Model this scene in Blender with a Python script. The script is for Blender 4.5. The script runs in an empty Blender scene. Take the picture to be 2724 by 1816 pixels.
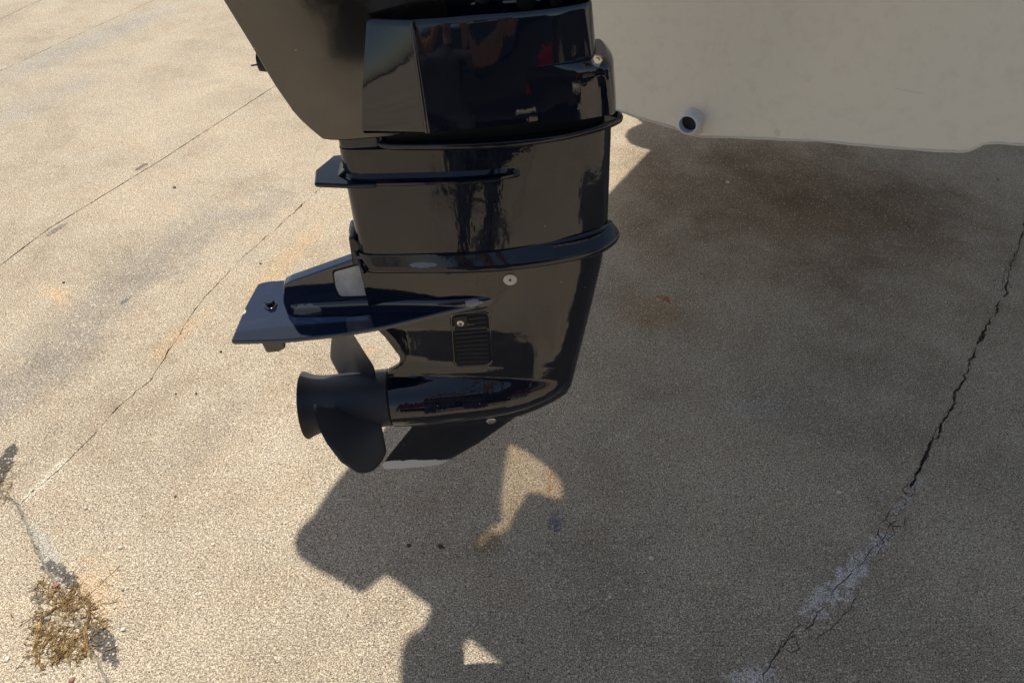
import bpy, bmesh, math, random
import numpy as np
from mathutils import Vector, Matrix, noise as mnoise
random.seed(7); rng = np.random.default_rng(7)
R = math.radians
scene = bpy.context.scene
col = scene.collection

# ------------------------------------------------------------------ camera
PITCH = R(42.0); CAM_H = 1.70; FPX = 1900.0
cd = bpy.data.cameras.new('camera'); cam = bpy.data.objects.new('camera', cd); col.objects.link(cam)
cam.location = (0, 0, CAM_H); cam.rotation_euler = (R(90) - PITCH, 0, 0)
cd.sensor_width = 36; cd.lens = FPX / 2724 * 36; cd.clip_start = 0.05; cd.clip_end = 2000
scene.camera = cam

# ------------------------------------------------------------------ light
KX, KY = .190, .338
SUN = Vector((-KX, KY, 1.0)).normalized()      # direction towards the sun
elev = math.asin(SUN.z)
world = bpy.data.worlds.new('World'); scene.world = world; world.use_nodes = True
wn = world.node_tree.nodes; wl = world.node_tree.links
bg = wn.get('Background') or wn.new('ShaderNodeBackground')
sky = wn.new('ShaderNodeTexSky'); sky.sky_type = 'NISHITA'; sky.sun_disc = False
sky.sun_elevation = elev; sky.sun_rotation = math.atan2(SUN.x, SUN.y)
sky.air_density = 1.0; sky.dust_density = 1.2; sky.ozone_density = 1.0
tint = wn.new('ShaderNodeMix'); tint.data_type = 'RGBA'; tint.blend_type = 'MULTIPLY'; tint.inputs[0].default_value = 1
tint.inputs[7].default_value = (1.08, 1.0, .89, 1)
wl.new(sky.outputs[0], tint.inputs[6]); wl.new(tint.outputs[2], bg.inputs[0]); bg.inputs[1].default_value = 0.074
sd = bpy.data.lights.new('sun', 'SUN'); so = bpy.data.objects.new('sun', sd); col.objects.link(so)
sd.energy = 3.15; sd.angle = R(0.53); sd.color = (1.0, 0.92, 0.79)
so.rotation_euler = SUN.to_track_quat('Z', 'Y').to_euler(); so.location = (-2, 4, 6)
vs = scene.view_settings; vs.view_transform = 'Standard'; vs.look = 'None'; vs.gamma = 1; vs.exposure = 0.80
vs.use_curve_mapping = False

# ------------------------------------------------------------------ measuring: sight line of a point -> place in the world
def ray(px, py):
    a = (px - 1362) / FPX; b = -(py - 908) / FPX
    return np.array([a, math.cos(PITCH) + b * math.sin(PITCH), -math.sin(PITCH) + b * math.cos(PITCH)])
CP = np.array([0, 0, CAM_H])
def gnd(px, py, z=0.0):
    d = ray(px, py); t = (z - CAM_H) / d[2]; p = CP + d * t
    return (p[0], p[1])
K = np.array([.267, 1.753]); aX = np.array([.5, .866]); rX = np.array([.866, -.5])     # keel at the transom, boat axis, across
def hullp(px, py):
    d = ray(px, py); o = CP[:2] - K; t = -(o @ aX) / (d[:2] @ aX); return tuple(CP + d * t)
PSI = R(5.0); TAU = R(2.5)
Rz = np.array([[math.cos(PSI), -math.sin(PSI), 0], [math.sin(PSI), math.cos(PSI), 0], [0, 0, 1]])
Ry = np.array([[math.cos(TAU), 0, -math.sin(TAU)], [0, 1, 0], [math.sin(TAU), 0, math.cos(TAU)]])
MR = Rz @ Ry; MO = np.array([-.1, .93, .5]); G = 1.214
def at(px, py, w):                 # motor frame (u forward, v up) at side offset w
    o = MR.T @ (CP - MO); d = MR.T @ ray(px, py); t = (-w - o[1]) / d[1]; p = o + d * t
    return (p[0], p[2])
def atv(px, py, v):                # motor frame (u, w) at height v
    o = MR.T @ (CP - MO); d = MR.T @ ray(px, py); t = (v - o[2]) / d[2]; p = o + d * t
    return (p[0], -p[1])

# ------------------------------------------------------------------ helpers
def tag(o, label=None, cat=None, group=None, kind=None):
    if label: o['label'] = label
    if cat: o['category'] = cat
    if group: o['group'] = group
    if kind: o['kind'] = kind
    return o
def empty(name, loc=(0, 0, 0), rot=(0, 0, 0)):
    o = bpy.data.objects.new(name, None); col.objects.link(o); o.location = loc; o.rotation_euler = rot
    o.empty_display_size = .1
    return o
def mesh(name, verts, faces, mat, parent=None, smooth=None, bevel=0, seg=2, flip=True):
    me = bpy.data.meshes.new(name); me.from_pydata([tuple(map(float, v)) for v in verts], [], faces); me.validate()
    bm = bmesh.new(); bm.from_mesh(me)
    if flip: bmesh.ops.recalc_face_normals(bm, faces=bm.faces)
    bm.to_mesh(me); bm.free()
    me.materials.append(mat)
    o = bpy.data.objects.new(name, me); col.objects.link(o)
    if parent: o.parent = parent
    if smooth is not None:
        for p in me.polygons: p.use_smooth = True
        try: me.set_sharp_from_angle(angle=R(smooth))
        except Exception: pass
    if bevel:
        m = o.modifiers.new('bevel', 'BEVEL'); m.width = bevel; m.segments = seg; m.limit_method = 'ANGLE'; m.angle_limit = R(35)
        m.harden_normals = False
        for p in me.polygons: p.use_smooth = True
        w = o.modifiers.new('wn', 'WEIGHTED_NORMAL'); w.keep_sharp = False
    return o
def catmull(pts, n, closed=True):
    P = np.array(pts, float); N = len(P); out = []
    rngN = N if closed else N - 1
    for i in range(rngN):
        p0, p1, p2, p3 = (P[(i - 1) % N], P[i], P[(i + 1) % N], P[(i + 2) % N]) if closed else \
            (P[max(i - 1, 0)], P[i], P[i + 1], P[min(i + 2, N - 1)])
        for k in range(n):
            t = k / n
            a = .5 * ((2 * p1) + (-p0 + p2) * t + (2 * p0 - 5 * p1 + 4 * p2 - p3) * t * t + (-p0 + 3 * p1 - 3 * p2 + p3) * t ** 3)
            out.append(a)
    if not closed: out.append(P[-1])
    return np.array(out)
def sym_loop(tab, n=6):            # table of (u, t) aft -> fore, closed and mirrored
    near = [(u, t) for u, t in tab]; far = [(u, -t) for u, t in reversed(tab) if abs(t) > 1e-6]
    return catmull(near + far, n)
def loft(name, levels, mat, parent, smooth=35, cap=True, bevel=0, open_top=False):
    # levels: [(v, Nx2 (u,w))]
    V = []; F = []; N = len(levels[0][1])
    for v, L in levels:
        for u, w in L: V.append((u, -w, v))
    for j in range(len(levels) - 1):
        for i in range(N):
            a = j * N + i; b = j * N + (i + 1) % N
            F.append((a, b, b + N, a + N))
    if cap:
        F.append(tuple(reversed(range(N))))
        if not open_top: F.append(tuple(range((len(levels) - 1) * N, len(levels) * N)))
    return mesh(name, V, F, mat, parent, smooth=smooth, bevel=bevel)
def prism_uv(name, pts, w0, w1, mat, parent, bevel=0, smooth=None, seg=2):     # outline in (u,v), thickness along w
    n = len(pts); V = [(u, -w0, v) for u, v in pts] + [(u, -w1, v) for u, v in pts]
    F = [tuple(range(n)), tuple(reversed(range(n, 2 * n)))] + [(i, (i + 1) % n, n + (i + 1) % n, n + i) for i in range(n)]
    return mesh(name, V, F, mat, parent, smooth=smooth, bevel=bevel, seg=seg)
def prism_z(name, pts, z0, z1, mat, parent=None, bevel=0, smooth=None, seg=2, neg=False):
    n = len(pts); s = -1 if neg else 1
    V = [(x, s * y, z0) for x, y in pts] + [(x, s * y, z1) for x, y in pts]
    F = [tuple(range(n)), tuple(reversed(range(n, 2 * n)))] + [(i, (i + 1) % n, n + (i + 1) % n, n + i) for i in range(n)]
    return mesh(name, V, F, mat, parent, smooth=smooth, bevel=bevel, seg=seg)
def box(name, c, s, mat, parent=None, bevel=0, rz=0):
    pts = [(-s[0]/2, -s[1]/2), (s[0]/2, -s[1]/2), (s[0]/2, s[1]/2), (-s[0]/2, s[1]/2)]
    o = prism_z(name, pts, -s[2]/2, s[2]/2, mat, parent, bevel=bevel); o.location = c; o.rotation_euler.z = rz
    return o
def revolve(name, prof, mat, parent, n=64, axis='x', smooth=35, closed=False):       # prof: (a, r) along axis
    V = []; F = []; m = len(prof)
    for k in range(n):
        c, s = math.cos(2 * math.pi * k / n), math.sin(2 * math.pi * k / n)
        for a, r in prof:
            V.append((a, r * c, r * s) if axis == 'x' else ((r * c, r * s, a) if axis == 'z' else (r * c, a, r * s)))
    for k in range(n):
        for j in range(m if closed else m - 1):
            j2 = (j + 1) % m
            F.append((k * m + j, k * m + j2, ((k + 1) % n) * m + j2, ((k + 1) % n) * m + j))
    return mesh(name, V, F, mat, parent, smooth=smooth)
def tube_geo(path, rad, n=8):
    P = [Vector(p) for p in path]; V = []; F = []
    for i, p in enumerate(P):
        t = (P[min(i + 1, len(P) - 1)] - P[max(i - 1, 0)]).normalized()
        a = t.orthogonal().normalized() if i == 0 else (a - t * a.dot(t)).normalized()
        b = t.cross(a); r = rad[i] if hasattr(rad, '__len__') else rad
        for k in range(n):
            c = 2 * math.pi * k / n; V.append(tuple(p + a * (r * math.cos(c)) + b * (r * math.sin(c))))
    for i in range(len(P) - 1):
        for k in range(n):
            F.append((i * n + k, i * n + (k + 1) % n, (i + 1) * n + (k + 1) % n, (i + 1) * n + k))
    F.append(tuple(reversed(range(n)))); F.append(tuple(range((len(P) - 1) * n, len(P) * n)))
    return V, F
def tube(name, path, rad, mat, parent, n=12, sm=6):
    pts = catmull(path, sm, closed=False)
    V, F = tube_geo(pts, rad, n); return mesh(name, V, F, mat, parent, smooth=50)
def rrect(c, r=.006, n_=5):        # rounded polygon of given corners
    out = []; m_ = len(c)
    for i in range(m_):
        p0, p1, p2 = np.array(c[i - 1]), np.array(c[i]), np.array(c[(i + 1) % m_])
        a = (p0 - p1) / np.linalg.norm(p0 - p1); b = (p2 - p1) / np.linalg.norm(p2 - p1)
        s, e = p1 + a * r, p1 + b * r
        for k in range(n_ + 1):
            t = k / n_; out.append(tuple(s * (1 - t) ** 2 + p1 * 2 * t * (1 - t) + e * t * t))
    return out
def copy_obj(o, parent=None, name=None):
    c = o.copy(); col.objects.link(c); c.parent = parent if parent else o.parent
    return c

# ------------------------------------------------------------------ materials
class N:
    def __init__(s, name):
        s.m = bpy.data.materials.new(name); s.m.use_nodes = True; s.t = s.m.node_tree; s.n = s.t.nodes; s.l = s.t.links
        s.b = s.n['Principled BSDF']; s.co = s.n.new('ShaderNodeTexCoord')
    def obj(s): return s.co.outputs['Object']
    def set(s, **k):
        for a, v in k.items():
            i = s.b.inputs[a.replace('_', ' ')]
            if hasattr(v, 'is_linked') or isinstance(v, bpy.types.NodeSocket): s.l.new(v, i)
            else: i.default_value = (*v, 1) if isinstance(v, tuple) and len(v) == 3 else v
    def noise(s, scale, detail=4, rough=.55, vec=None, dist=0, out='Fac'):
        n = s.n.new('ShaderNodeTexNoise'); n.inputs['Scale'].default_value = scale; n.inputs['Detail'].default_value = detail
        n.inputs['Roughness'].default_value = rough; n.inputs['Distortion'].default_value = dist
        s.l.new(vec if vec is not None else s.obj(), n.inputs['Vector']); return n.outputs[out]
    def vor(s, scale, feature='F1', out='Distance', vec=None, rand=1):
        n = s.n.new('ShaderNodeTexVoronoi'); n.feature = feature; n.inputs['Scale'].default_value = scale
        n.inputs['Randomness'].default_value = rand
        s.l.new(vec if vec is not None else s.obj(), n.inputs['Vector']); return n.outputs[out]
    def ramp(s, v, stops, interp='LINEAR'):
        n = s.n.new('ShaderNodeValToRGB'); n.color_ramp.interpolation = interp; e = n.color_ramp.elements
        while len(e) < len(stops): e.new(.5)
        for i, (p, c) in enumerate(stops):
            e[i].position = p; e[i].color = (c, c, c, 1) if not hasattr(c, '__len__') else (*c, 1)
        s.l.new(v, n.inputs[0]); return n.outputs[0]
    def math(s, op, a, b=None, c=None, clamp=False):
        n = s.n.new('ShaderNodeMath'); n.operation = op; n.use_clamp = clamp
        for i, x in enumerate((a, b, c)):
            if x is None: continue
            if isinstance(x, (int, float)): n.inputs[i].default_value = x
            else: s.l.new(x, n.inputs[i])
        return n.outputs[0]
    def mix(s, f, a, b, blend='MIX'):
        n = s.n.new('ShaderNodeMix'); n.data_type = 'RGBA'; n.blend_type = blend
        for i, x in ((0, f), (6, a), (7, b)):
            if isinstance(x, (int, float)): n.inputs[i].default_value = x
            elif isinstance(x, tuple): n.inputs[i].default_value = (*x, 1)
            else: s.l.new(x, n.inputs[i])
        return n.outputs[2]
    def xyz(s, vec=None):
        n = s.n.new('ShaderNodeSeparateXYZ'); s.l.new(vec if vec is not None else s.obj(), n.inputs[0]); return n.outputs
    def vmath(s, op, a, b):
        n = s.n.new('ShaderNodeVectorMath'); n.operation = op
        for i, x in enumerate((a, b)):
            if isinstance(x, tuple): n.inputs[i].default_value = x
            elif x is not None: s.l.new(x, n.inputs[i])
        return n.outputs['Value'] if op in ('LENGTH', 'DISTANCE') else n.outputs[0]
    def blob(s, c, r, soft=.5, rag=.5, nscale=8, stretch=None, rot=0):        # ragged patch round a fixed place, 0..1
        m = s.n.new('ShaderNodeMapping'); m.vector_type = 'TEXTURE'; m.inputs['Location'].default_value = c
        m.inputs['Rotation'].default_value = (0, 0, rot)
        m.inputs['Scale'].default_value = stretch if stretch else (r, r, r)
        s.l.new(s.obj(), m.inputs[0])
        d = s.vmath('LENGTH', m.outputs[0], None)
        nz = s.math('MULTIPLY', s.math('SUBTRACT', s.noise(nscale, 8, .72), .5), rag * 5)
        d = s.math('ADD', d, nz)
        n = s.n.new('ShaderNodeMapRange'); n.interpolation_type = 'SMOOTHSTEP'
        n.inputs['From Min'].default_value = 1.0; n.inputs['From Max'].default_value = 1.0 - soft
        s.l.new(d, n.inputs[0]); return n.outputs[0]
    def bump(s, h, strength=.3, dist=.002, prev=None):
        n = s.n.new('ShaderNodeBump'); n.inputs['Strength'].default_value = strength; n.inputs['Distance'].default_value = dist
        s.l.new(h, n.inputs['Height'])
        if prev is not None: s.l.new(prev, n.inputs['Normal'])
        return n.outputs[0]

def simple(name, colr, rough=.5, metal=0, spec=.5, var=.12, bscale=60, bstr=.08):
    m = N(name); f = m.noise(bscale, 5); c2 = tuple(min(1, x * (1 + var)) for x in colr); c1 = tuple(x * (1 - var) for x in colr)
    m.set(Base_Color=m.mix(f, c1, c2), Metallic=metal, Normal=m.bump(f, bstr, .001))
    m.set(Roughness=m.math('MULTIPLY_ADD', f, .15, rough - .07)); m.b.inputs['Specular IOR Level'].default_value = spec
    return m.m
def black_paint(name, wear=(), base=(.004, .006, .014), rough=.05, wav=.5, dust=.5, ior=1.85):
    m = N(name)
    n1 = m.noise(9, 2, .4); n2 = m.noise(38, 3, .5); n3 = m.noise(420, 2, .5)
    n0 = m.noise(1, 3, .5, vec=m.vmath('MULTIPLY', m.obj(), (46, 46, 11)))
    b = m.bump(n1, wav * .45, .004); b = m.bump(n0, wav * .35, .0015, b); b = m.bump(n2, wav * .28, .0012, b); b = m.bump(n3, .05, .0002, b)
    # dust, water spots and fine scuffs
    spots = m.ramp(m.vor(75), [(0, 1), (.05, .9), (.075, 0)]); pick = m.ramp(m.vor(75, out='Color'), [(.84, 0), (.86, 1)])
    specks = m.math('MULTIPLY', spots, pick)
    smear = m.ramp(m.noise(16, 8, .7, dist=1.2), [(.52, 0), (.78, 1)])
    smear = m.math('MULTIPLY', smear, .10 * dust)
    colr = m.mix(smear, base, (.30, .28, .25))
    colr = m.mix(m.math('MULTIPLY', specks, .75), colr, (.55, .52, .47))
    rg = m.math('MULTIPLY_ADD', smear, 1.2, rough)
    rg = m.math('MULTIPLY_ADD', specks, .4, rg)
    rg = m.math('MULTIPLY_ADD', m.ramp(m.noise(5, 5, .6), [(.45, 0), (.8, 1)]), .07, rg)
    metal = None
    for (c, r, rag, ns, colw) in wear:
        k = m.blob(c, 1, soft=.12, rag=rag, nscale=ns, stretch=r)
        colr = m.mix(k, colr, colw); rg = m.math('MAXIMUM', rg, m.math('MULTIPLY', k, .42))
    m.set(Base_Color=colr, Roughness=rg, Normal=b)
    m.b.inputs['Specular IOR Level'].default_value = .5
    m.b.inputs['IOR'].default_value = ior
    return m.m
M = {}
M['black'] = black_paint('gloss_black_paint')
M['cover'] = black_paint('cover_black_paint', wav=.3, rough=.03, dust=.2, ior=1.7)
M['panel'] = black_paint('cowl_panel_paint', wav=.10, rough=.07, dust=.6, base=(.012, .010, .009), ior=2.0)
M['gear'] = black_paint('gearcase_paint', ior=1.65, wav=1.0, dust=.3, wear=[((-.12, 0, .038), (.100, .1, .019), .16, 45, (.52, .54, .56)),
                                                ((.062, -.02, .475), (.01, .06, .006), .15, 120, (.30, .31, .33))])
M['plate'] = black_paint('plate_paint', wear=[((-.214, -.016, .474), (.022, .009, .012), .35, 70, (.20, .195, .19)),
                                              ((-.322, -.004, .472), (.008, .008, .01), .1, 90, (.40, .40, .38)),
                                              ((.058, -.045, .478), (.020, .006, .01), .45, 130, (.20, .21, .25))], wav=.3, ior=1.8, base=(.004, .009, .028))  # bluer base stands in for sky reflected in the plate
M['flange'] = black_paint('flange_paint', wear=[((-.012, -.05, .568), (.024, .009, .0042), .3, 90, (.16, .16, .21))], wav=.5, dust=.6, base=(.004, .006, .014), ior=1.55)
M['housing'] = black_paint('housing_paint', wav=1.0, dust=.3, ior=1.6)
M['satin'] = simple('satin_black_paint', (.034, .036, .044), rough=.48, spec=.4, var=.25, bscale=30)
M['dark'] = simple('black_plastic', (.012, .012, .013), rough=.45, var=.2)
M['rubber'] = simple('black_rubber', (.016, .016, .016), rough=.6, var=.2)
M['pit'] = simple('recess_shade_black', (.004, .004, .004), rough=.8)  # black that stands in for shade in holes, slots and insets
M['steel'] = simple('stainless_steel', (.62, .60, .56), rough=.28, metal=1, bscale=200)
M['zinc'] = (lambda: None)()
def zinc():
    m = N('zinc_anode'); f = m.noise(45, 7, .65); g = m.ramp(f, [(.3, (.36, .36, .37)), (.7, (.58, .58, .585))])
    m.set(Base_Color=g, Metallic=.1, Roughness=.55, Normal=m.bump(f, .35, .001)); return m.m
M['zinc'] = zinc()
M['disc'] = simple('painted_anode_disc', (.62, .58, .50), rough=.45, var=.1, bscale=160)
M['pvc'] = simple('white_plastic', (.62, .66, .72), rough=.35, var=.05)
M['sealant'] = simple('cream_sealant', (.66, .62, .54), rough=.4, var=.08, bstr=.3)

def gelcoat():
    m = N('cream_gelcoat'); f = m.noise(3, 5, .5); d = m.noise(30, 8, .65)
    c = m.mix(f, (.78, .735, .64), (.83, .785, .69))
    dirt = m.math('MULTIPLY', m.ramp(d, [(.5, 0), (.85, 1)]), .25)
    c = m.mix(dirt, c, (.38, .32, .25))
    sp = m.math('MULTIPLY', m.ramp(m.vor(14), [(0, 1), (.035, 0)]), m.ramp(m.vor(14, out='Color'), [(.6, 0), (.62, 1)]))
    c = m.mix(m.math('MULTIPLY', sp, .5), c, (.12, .09, .07))
    # scuffs
    z = m.xyz()
    sc = m.blob(hullp(2480, 110), 1, soft=.4, rag=.25, nscale=30, stretch=(.045, .045, .003))
    c = m.mix(m.math('MULTIPLY', sc, .8), c, (.78, .76, .70))
    sc = m.blob(hullp(2420, 243), 1, soft=.5, rag=.2, nscale=30, stretch=(.035, .035, .002))
    c = m.mix(m.math('MULTIPLY', sc, .18), c, (.20, .15, .13))
    sc = m.blob(hullp(2068, 352), 1, soft=.5, rag=.5, nscale=120, stretch=(.010, .010, .012))
    c = m.mix(m.math('MULTIPLY', sc, .18), c, (.22, .17, .14))
    sc = m.blob((.90, 1.36, .72), 1, soft=.9, rag=.35, nscale=4, stretch=(.7, .6, .09))
    c = m.mix(m.math('MULTIPLY', sc, .18), c, (.40, .34, .28))
    m.set(Base_Color=c, Roughness=m.math('MULTIPLY_ADD', d, .2, .22), Normal=m.bump(f, .15, .01))
    return m.m
M['gel'] = gelcoat()

def concrete(name):
    m = N(name)
    big = m.noise(.9, 6, .6); mid = m.noise(6, 6, .6); g1 = m.noise(175, 5, .85); g2 = m.noise(330, 2, .6); g0 = m.noise(60, 6, .7)
    c = m.mix(m.ramp(big, [(.35, 0), (.65, 1)]), (.28, .228, .168), (.40, .335, .25))
    c = m.mix(m.ramp(mid, [(.35, 0), (.7, 1)]), c, (.36, .318, .25))
    # stains and dark patches of the slab, one painted shadow among them
    def st(c, xy, stretch, rot, colr, amt, rag=.35, ns=7, soft=.8):
        b = m.blob((xy[0], xy[1], 0), 1, soft=soft, rag=rag, nscale=ns, stretch=(stretch[0] * G, stretch[1] * G, 1), rot=rot)
        return m.mix(m.math('MULTIPLY', b, amt), c, colr, 'MIX')
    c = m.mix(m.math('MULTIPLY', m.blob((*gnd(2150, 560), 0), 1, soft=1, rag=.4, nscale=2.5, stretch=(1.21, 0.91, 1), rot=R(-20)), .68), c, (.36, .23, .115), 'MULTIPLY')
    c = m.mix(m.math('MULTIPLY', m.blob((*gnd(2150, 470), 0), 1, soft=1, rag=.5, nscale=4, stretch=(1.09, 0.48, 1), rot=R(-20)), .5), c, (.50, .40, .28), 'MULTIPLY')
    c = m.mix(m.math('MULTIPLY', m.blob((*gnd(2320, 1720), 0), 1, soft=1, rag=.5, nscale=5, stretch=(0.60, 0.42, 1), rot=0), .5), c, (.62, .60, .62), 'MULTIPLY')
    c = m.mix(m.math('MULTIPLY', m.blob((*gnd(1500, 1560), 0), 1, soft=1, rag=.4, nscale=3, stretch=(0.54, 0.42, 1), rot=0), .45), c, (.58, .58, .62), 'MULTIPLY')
    c = st(c, gnd(1770, 795), (.030, .015), R(-35), (.30, .09, .02), .85, rag=.9, ns=60, soft=.5)
    c = st(c, gnd(1722, 855), (.022, .010), R(-20), (.28, .10, .03), .7, rag=.9, ns=70, soft=.5)
    c = st(c, gnd(1740, 830), (.20, .13), 0, (.30, .19, .09), .45)
    c = st(c, gnd(1462, 1290), (.0035, .055), R(-6), (.36, .13, .03), .8, rag=.7, ns=50, soft=.6)
    c = st(c, gnd(1290, 1440), (.055, .055), 0, (.17, .12, .06), .55, rag=.6, ns=16)
    c = st(c, gnd(1478, 1390), (.02, .03), 0, (.07, .09, .18), .7, rag=.8, ns=60)
    c = st(c, gnd(150, 785), (.11, .045), R(-35), (.50, .33, .18), .55, rag=.5, ns=12)
    c = st(c, gnd(480, 640), (.62, .20), R(66), (.20, .185, .165), .60, rag=.35, ns=9, soft=1)
    c = st(c, gnd(270, 820), (.5, .17), R(60), (.20, .185, .165), .5, rag=.35, ns=9, soft=1)
    c = st(c, gnd(90, 1010), (.36, .15), R(60), (.18, .165, .15), .6, rag=.35, ns=9, soft=1)
    c = st(c, gnd(700, 560), (.34, .14), R(66), (.20, .185, .165), .5, rag=.4, ns=9, soft=1)
    c = st(c, gnd(560, 1150), (.25, .10), R(66), (.22, .20, .175), .3, rag=.5, ns=9, soft=1)
    c = st(c, gnd(760, 690), (.30, .06), R(70), (.42, .29, .17), .5, rag=.5, ns=8)
    c = st(c, gnd(480, 890), (.16, .05), R(66), (.42, .29, .17), .45, rag=.5, ns=9)
    c = st(c, gnd(985, 930), (.03, .03), 0, (.46, .28, .14), .5, rag=.5, ns=30)
    c = st(c, gnd(250, 1560), (.11, .05), R(-40), (.46, .31, .18), .45, rag=.7, ns=14)
    c = st(c, gnd(240, 110), (1.1, .20), R(66), (.25, .25, .235), .55, rag=.22, ns=5, soft=.9)
    c = st(c, gnd(40, 300), (.9, .18), R(66), (.24, .235, .215), .4, rag=.3, ns=5, soft=.9)
    c = st(c, gnd(375, 445), (.045, .012), R(70), (.09, .085, .075), .8, rag=.5, ns=30, soft=.4)
    c = st(c, gnd(150, 612), (.055, .014), R(70), (.10, .095, .09), .7, rag=.4, ns=30, soft=.3)
    c = st(c, gnd(332, 800), (.025, .010), R(66), (.09, .09, .085), .75, rag=.4, ns=40, soft=.3)
    # whitish scale beside the crack under the boat and at the slab corner
    for (px, py, a, b, r, am) in ((2265, 1530, .080, .030, 47, .8), (2340, 1445, .060, .016, 40, .8), (2185, 1600, .06, .034, 45, .65), (2400, 1340, .05, .012, 35, .5),
                                  (2000, 1800, .06, .022, 10, .65), (2300, 770, .03, .008, 40, .35), (2020, 1090, .10, .05, 0, .28), (2440, 1290, .03, .02, 40, .35)):
        if am > .4: colr = (.56, .54, .52)
        else: colr = (.40, .40, .40)
        c = st(c, gnd(px, py), (a, b), R(r), colr, am, rag=.8, ns=38, soft=.5)
    c = st(c, gnd(130, 1480), (.16, .02), R(-45), (.33, .325, .29), .75, rag=.7, ns=20, soft=.5)
    c = st(c, gnd(120, 1275), (.10, .014), R(70), (.50, .47, .39), .6, rag=.6, ns=25, soft=.5)
    c = st(c, gnd(148, 1515), (.036, .017), R(-30), (.065, .06, .06), .9, rag=.9, ns=28, soft=.25)  # dark ragged patches beside the weeds
    c = st(c, gnd(188, 1545), (.030, .013), R(-40), (.065, .06, .06), .85, rag=.9, ns=28, soft=.25)
    c = st(c, gnd(278, 1715), (.062, .019), R(-42), (.06, .058, .056), .92, rag=.45, ns=28, soft=.2)
    c = st(c, gnd(100, 1590), (.02, .012), R(-40), (.09, .085, .085), .7, rag=.8, ns=28, soft=.4)
    c = st(c, gnd(6, 1245), (.022, .085), R(8), (.055, .052, .05), .95, rag=.35, ns=24, soft=.2)  # shadow falling in at the left edge, painted into the colour
    # fine sand, chips and pits of the aggregate
    c = m.mix(1.0, c, m.ramp(g0, [(.30, .82), (.5, 1.0), (.72, 1.12)]), 'MULTIPLY')
    c = m.mix(1.0, c, m.ramp(m.noise(2.3, 7, .68, dist=.6), [(.34, .86), (.5, 1.0), (.68, 1.06)]), 'MULTIPLY')
    k = m.ramp(g1, [(.36, .26), (.50, 1.0), (.64, 1.60)])
    c = m.mix(1.0, c, k, 'MULTIPLY')
    k2 = m.ramp(g2, [(.35, .25), (.5, 1.0), (.65, 1.85)])
    c = m.mix(1.0, c, k2, 'MULTIPLY')
    vc = m.vor(135, out='Color'); vd = m.vor(135)
    chip = m.math('MULTIPLY', m.ramp(vc, [(.70, 0), (.74, 1)]), m.ramp(vd, [(.26, 1), (.44, 0)]))
    c = m.mix(m.math('MULTIPLY', chip, .62), c, (.70, .63, .52))
    sh_ = m.vmath('ADD', m.obj(), (3.3, 1.7, 0))
    vb = m.vor(120, out='Color', vec=sh_); vbd = m.vor(120, vec=sh_)
    pit = m.math('MULTIPLY', m.ramp(vb, [(.68, 0), (.72, 1)]), m.ramp(vbd, [(.20, 1), (.40, 0)]))
    c = m.mix(m.math('MULTIPLY', pit, .72), c, (.07, .058, .048))
    vs_ = m.vor(38, vec=sh_); vsc = m.vor(38, out='Color', vec=sh_)
    peb = m.math('MULTIPLY', m.ramp(vsc, [(.72, 0), (.73, 1)]), m.ramp(vs_, [(.07, 1), (.13, 0)]))
    c = m.mix(m.math('MULTIPLY', peb, .75), c, (.68, .62, .52))
    h = m.math('ADD', m.math('MULTIPLY', g1, .7), m.math('MULTIPLY', g2, .3))
    h = m.math('ADD', h, m.math('MULTIPLY', chip, .25)); h = m.math('SUBTRACT', h, m.math('MULTIPLY', pit, .5))
    nb = m.bump(h, .5, .0020); nb = m.bump(mid, .25, .004, nb)
    m.set(Base_Color=c, Roughness=.88, Normal=nb); m.b.inputs['Specular IOR Level'].default_value = .3
    return m.m
M['concrete'] = concrete('old_concrete')
M['filler'] = simple('crumbled_joint_filler', (.24, .22, .185), rough=.9, var=.55, bscale=260, bstr=.9)
M['base'] = simple('joint_dirt', (.035, .03, .025), rough=.95, var=.5, bscale=200, bstr=.8)

# ------------------------------------------------------------------ ground: slabs with open joints over a dirt base
eX, eY = math.sin(R(20)), math.cos(R(20))         # joint direction
def EN(p): return (p[0] * eX + p[1] * eY, p[0] * eY - p[1] * eX)      # (e along joint, n across)
def XY(e, n): return (e * eX + n * eY, e * eY - n * eX)
def fr(x, s=0., amp=1.): return mnoise.fractal(Vector((x, s, 0)), 1.0, 2.0, 5) * amp
def line_fn(pxs, slope0=None, slope1=None):
    q = sorted(EN(gnd(*p)) for p in pxs); E = [a for a, b in q]; Nn = [b for a, b in q]
    def f(e):
        if e < E[0]: return Nn[0] + (slope0 if slope0 is not None else 0) * (e - E[0])
        if e > E[-1]: return Nn[-1] + (slope1 if slope1 is not None else 0) * (e - E[-1])
        return float(np.interp(e, E, Nn))
    return f
fC = line_fn([(0, 52), (85, 10)])
fB = line_fn([(0, 190), (180, 105), (390, 10)])
fA = line_fn([(0, 706), (130, 608), (430, 425), (560, 340), (730, 230)])
f1 = line_fn([(820, 530), (760, 585), (640, 690), (545, 790), (500, 850), (455, 925), (400, 1010), (355, 1050), (310, 1085), (255, 1150), (200, 1205), (150, 1255), (100, 1295), (50, 1345)])
f2 = line_fn([(2724, 610), (2715, 640), (2690, 700), (2680, 760), (2660, 810), (2635, 850), (2600, 920), (2570, 990), (2540, 1060), (2520, 1110), (2480, 1170), (2450, 1240), (2420, 1300), (2385, 1370), (2350, 1430), (2290, 1500), (2230, 1560), (2170, 1640), (2100, 1700), (2050, 1760), (2030, 1816)], .38, .2)
Jp = sorted([EN(gnd(*p))[::-1] for p in [(0, 1310), (50, 1345), (80, 1420), (110, 1490), (140, 1540), (200, 1640), (240, 1720), (290, 1816)]])
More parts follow.
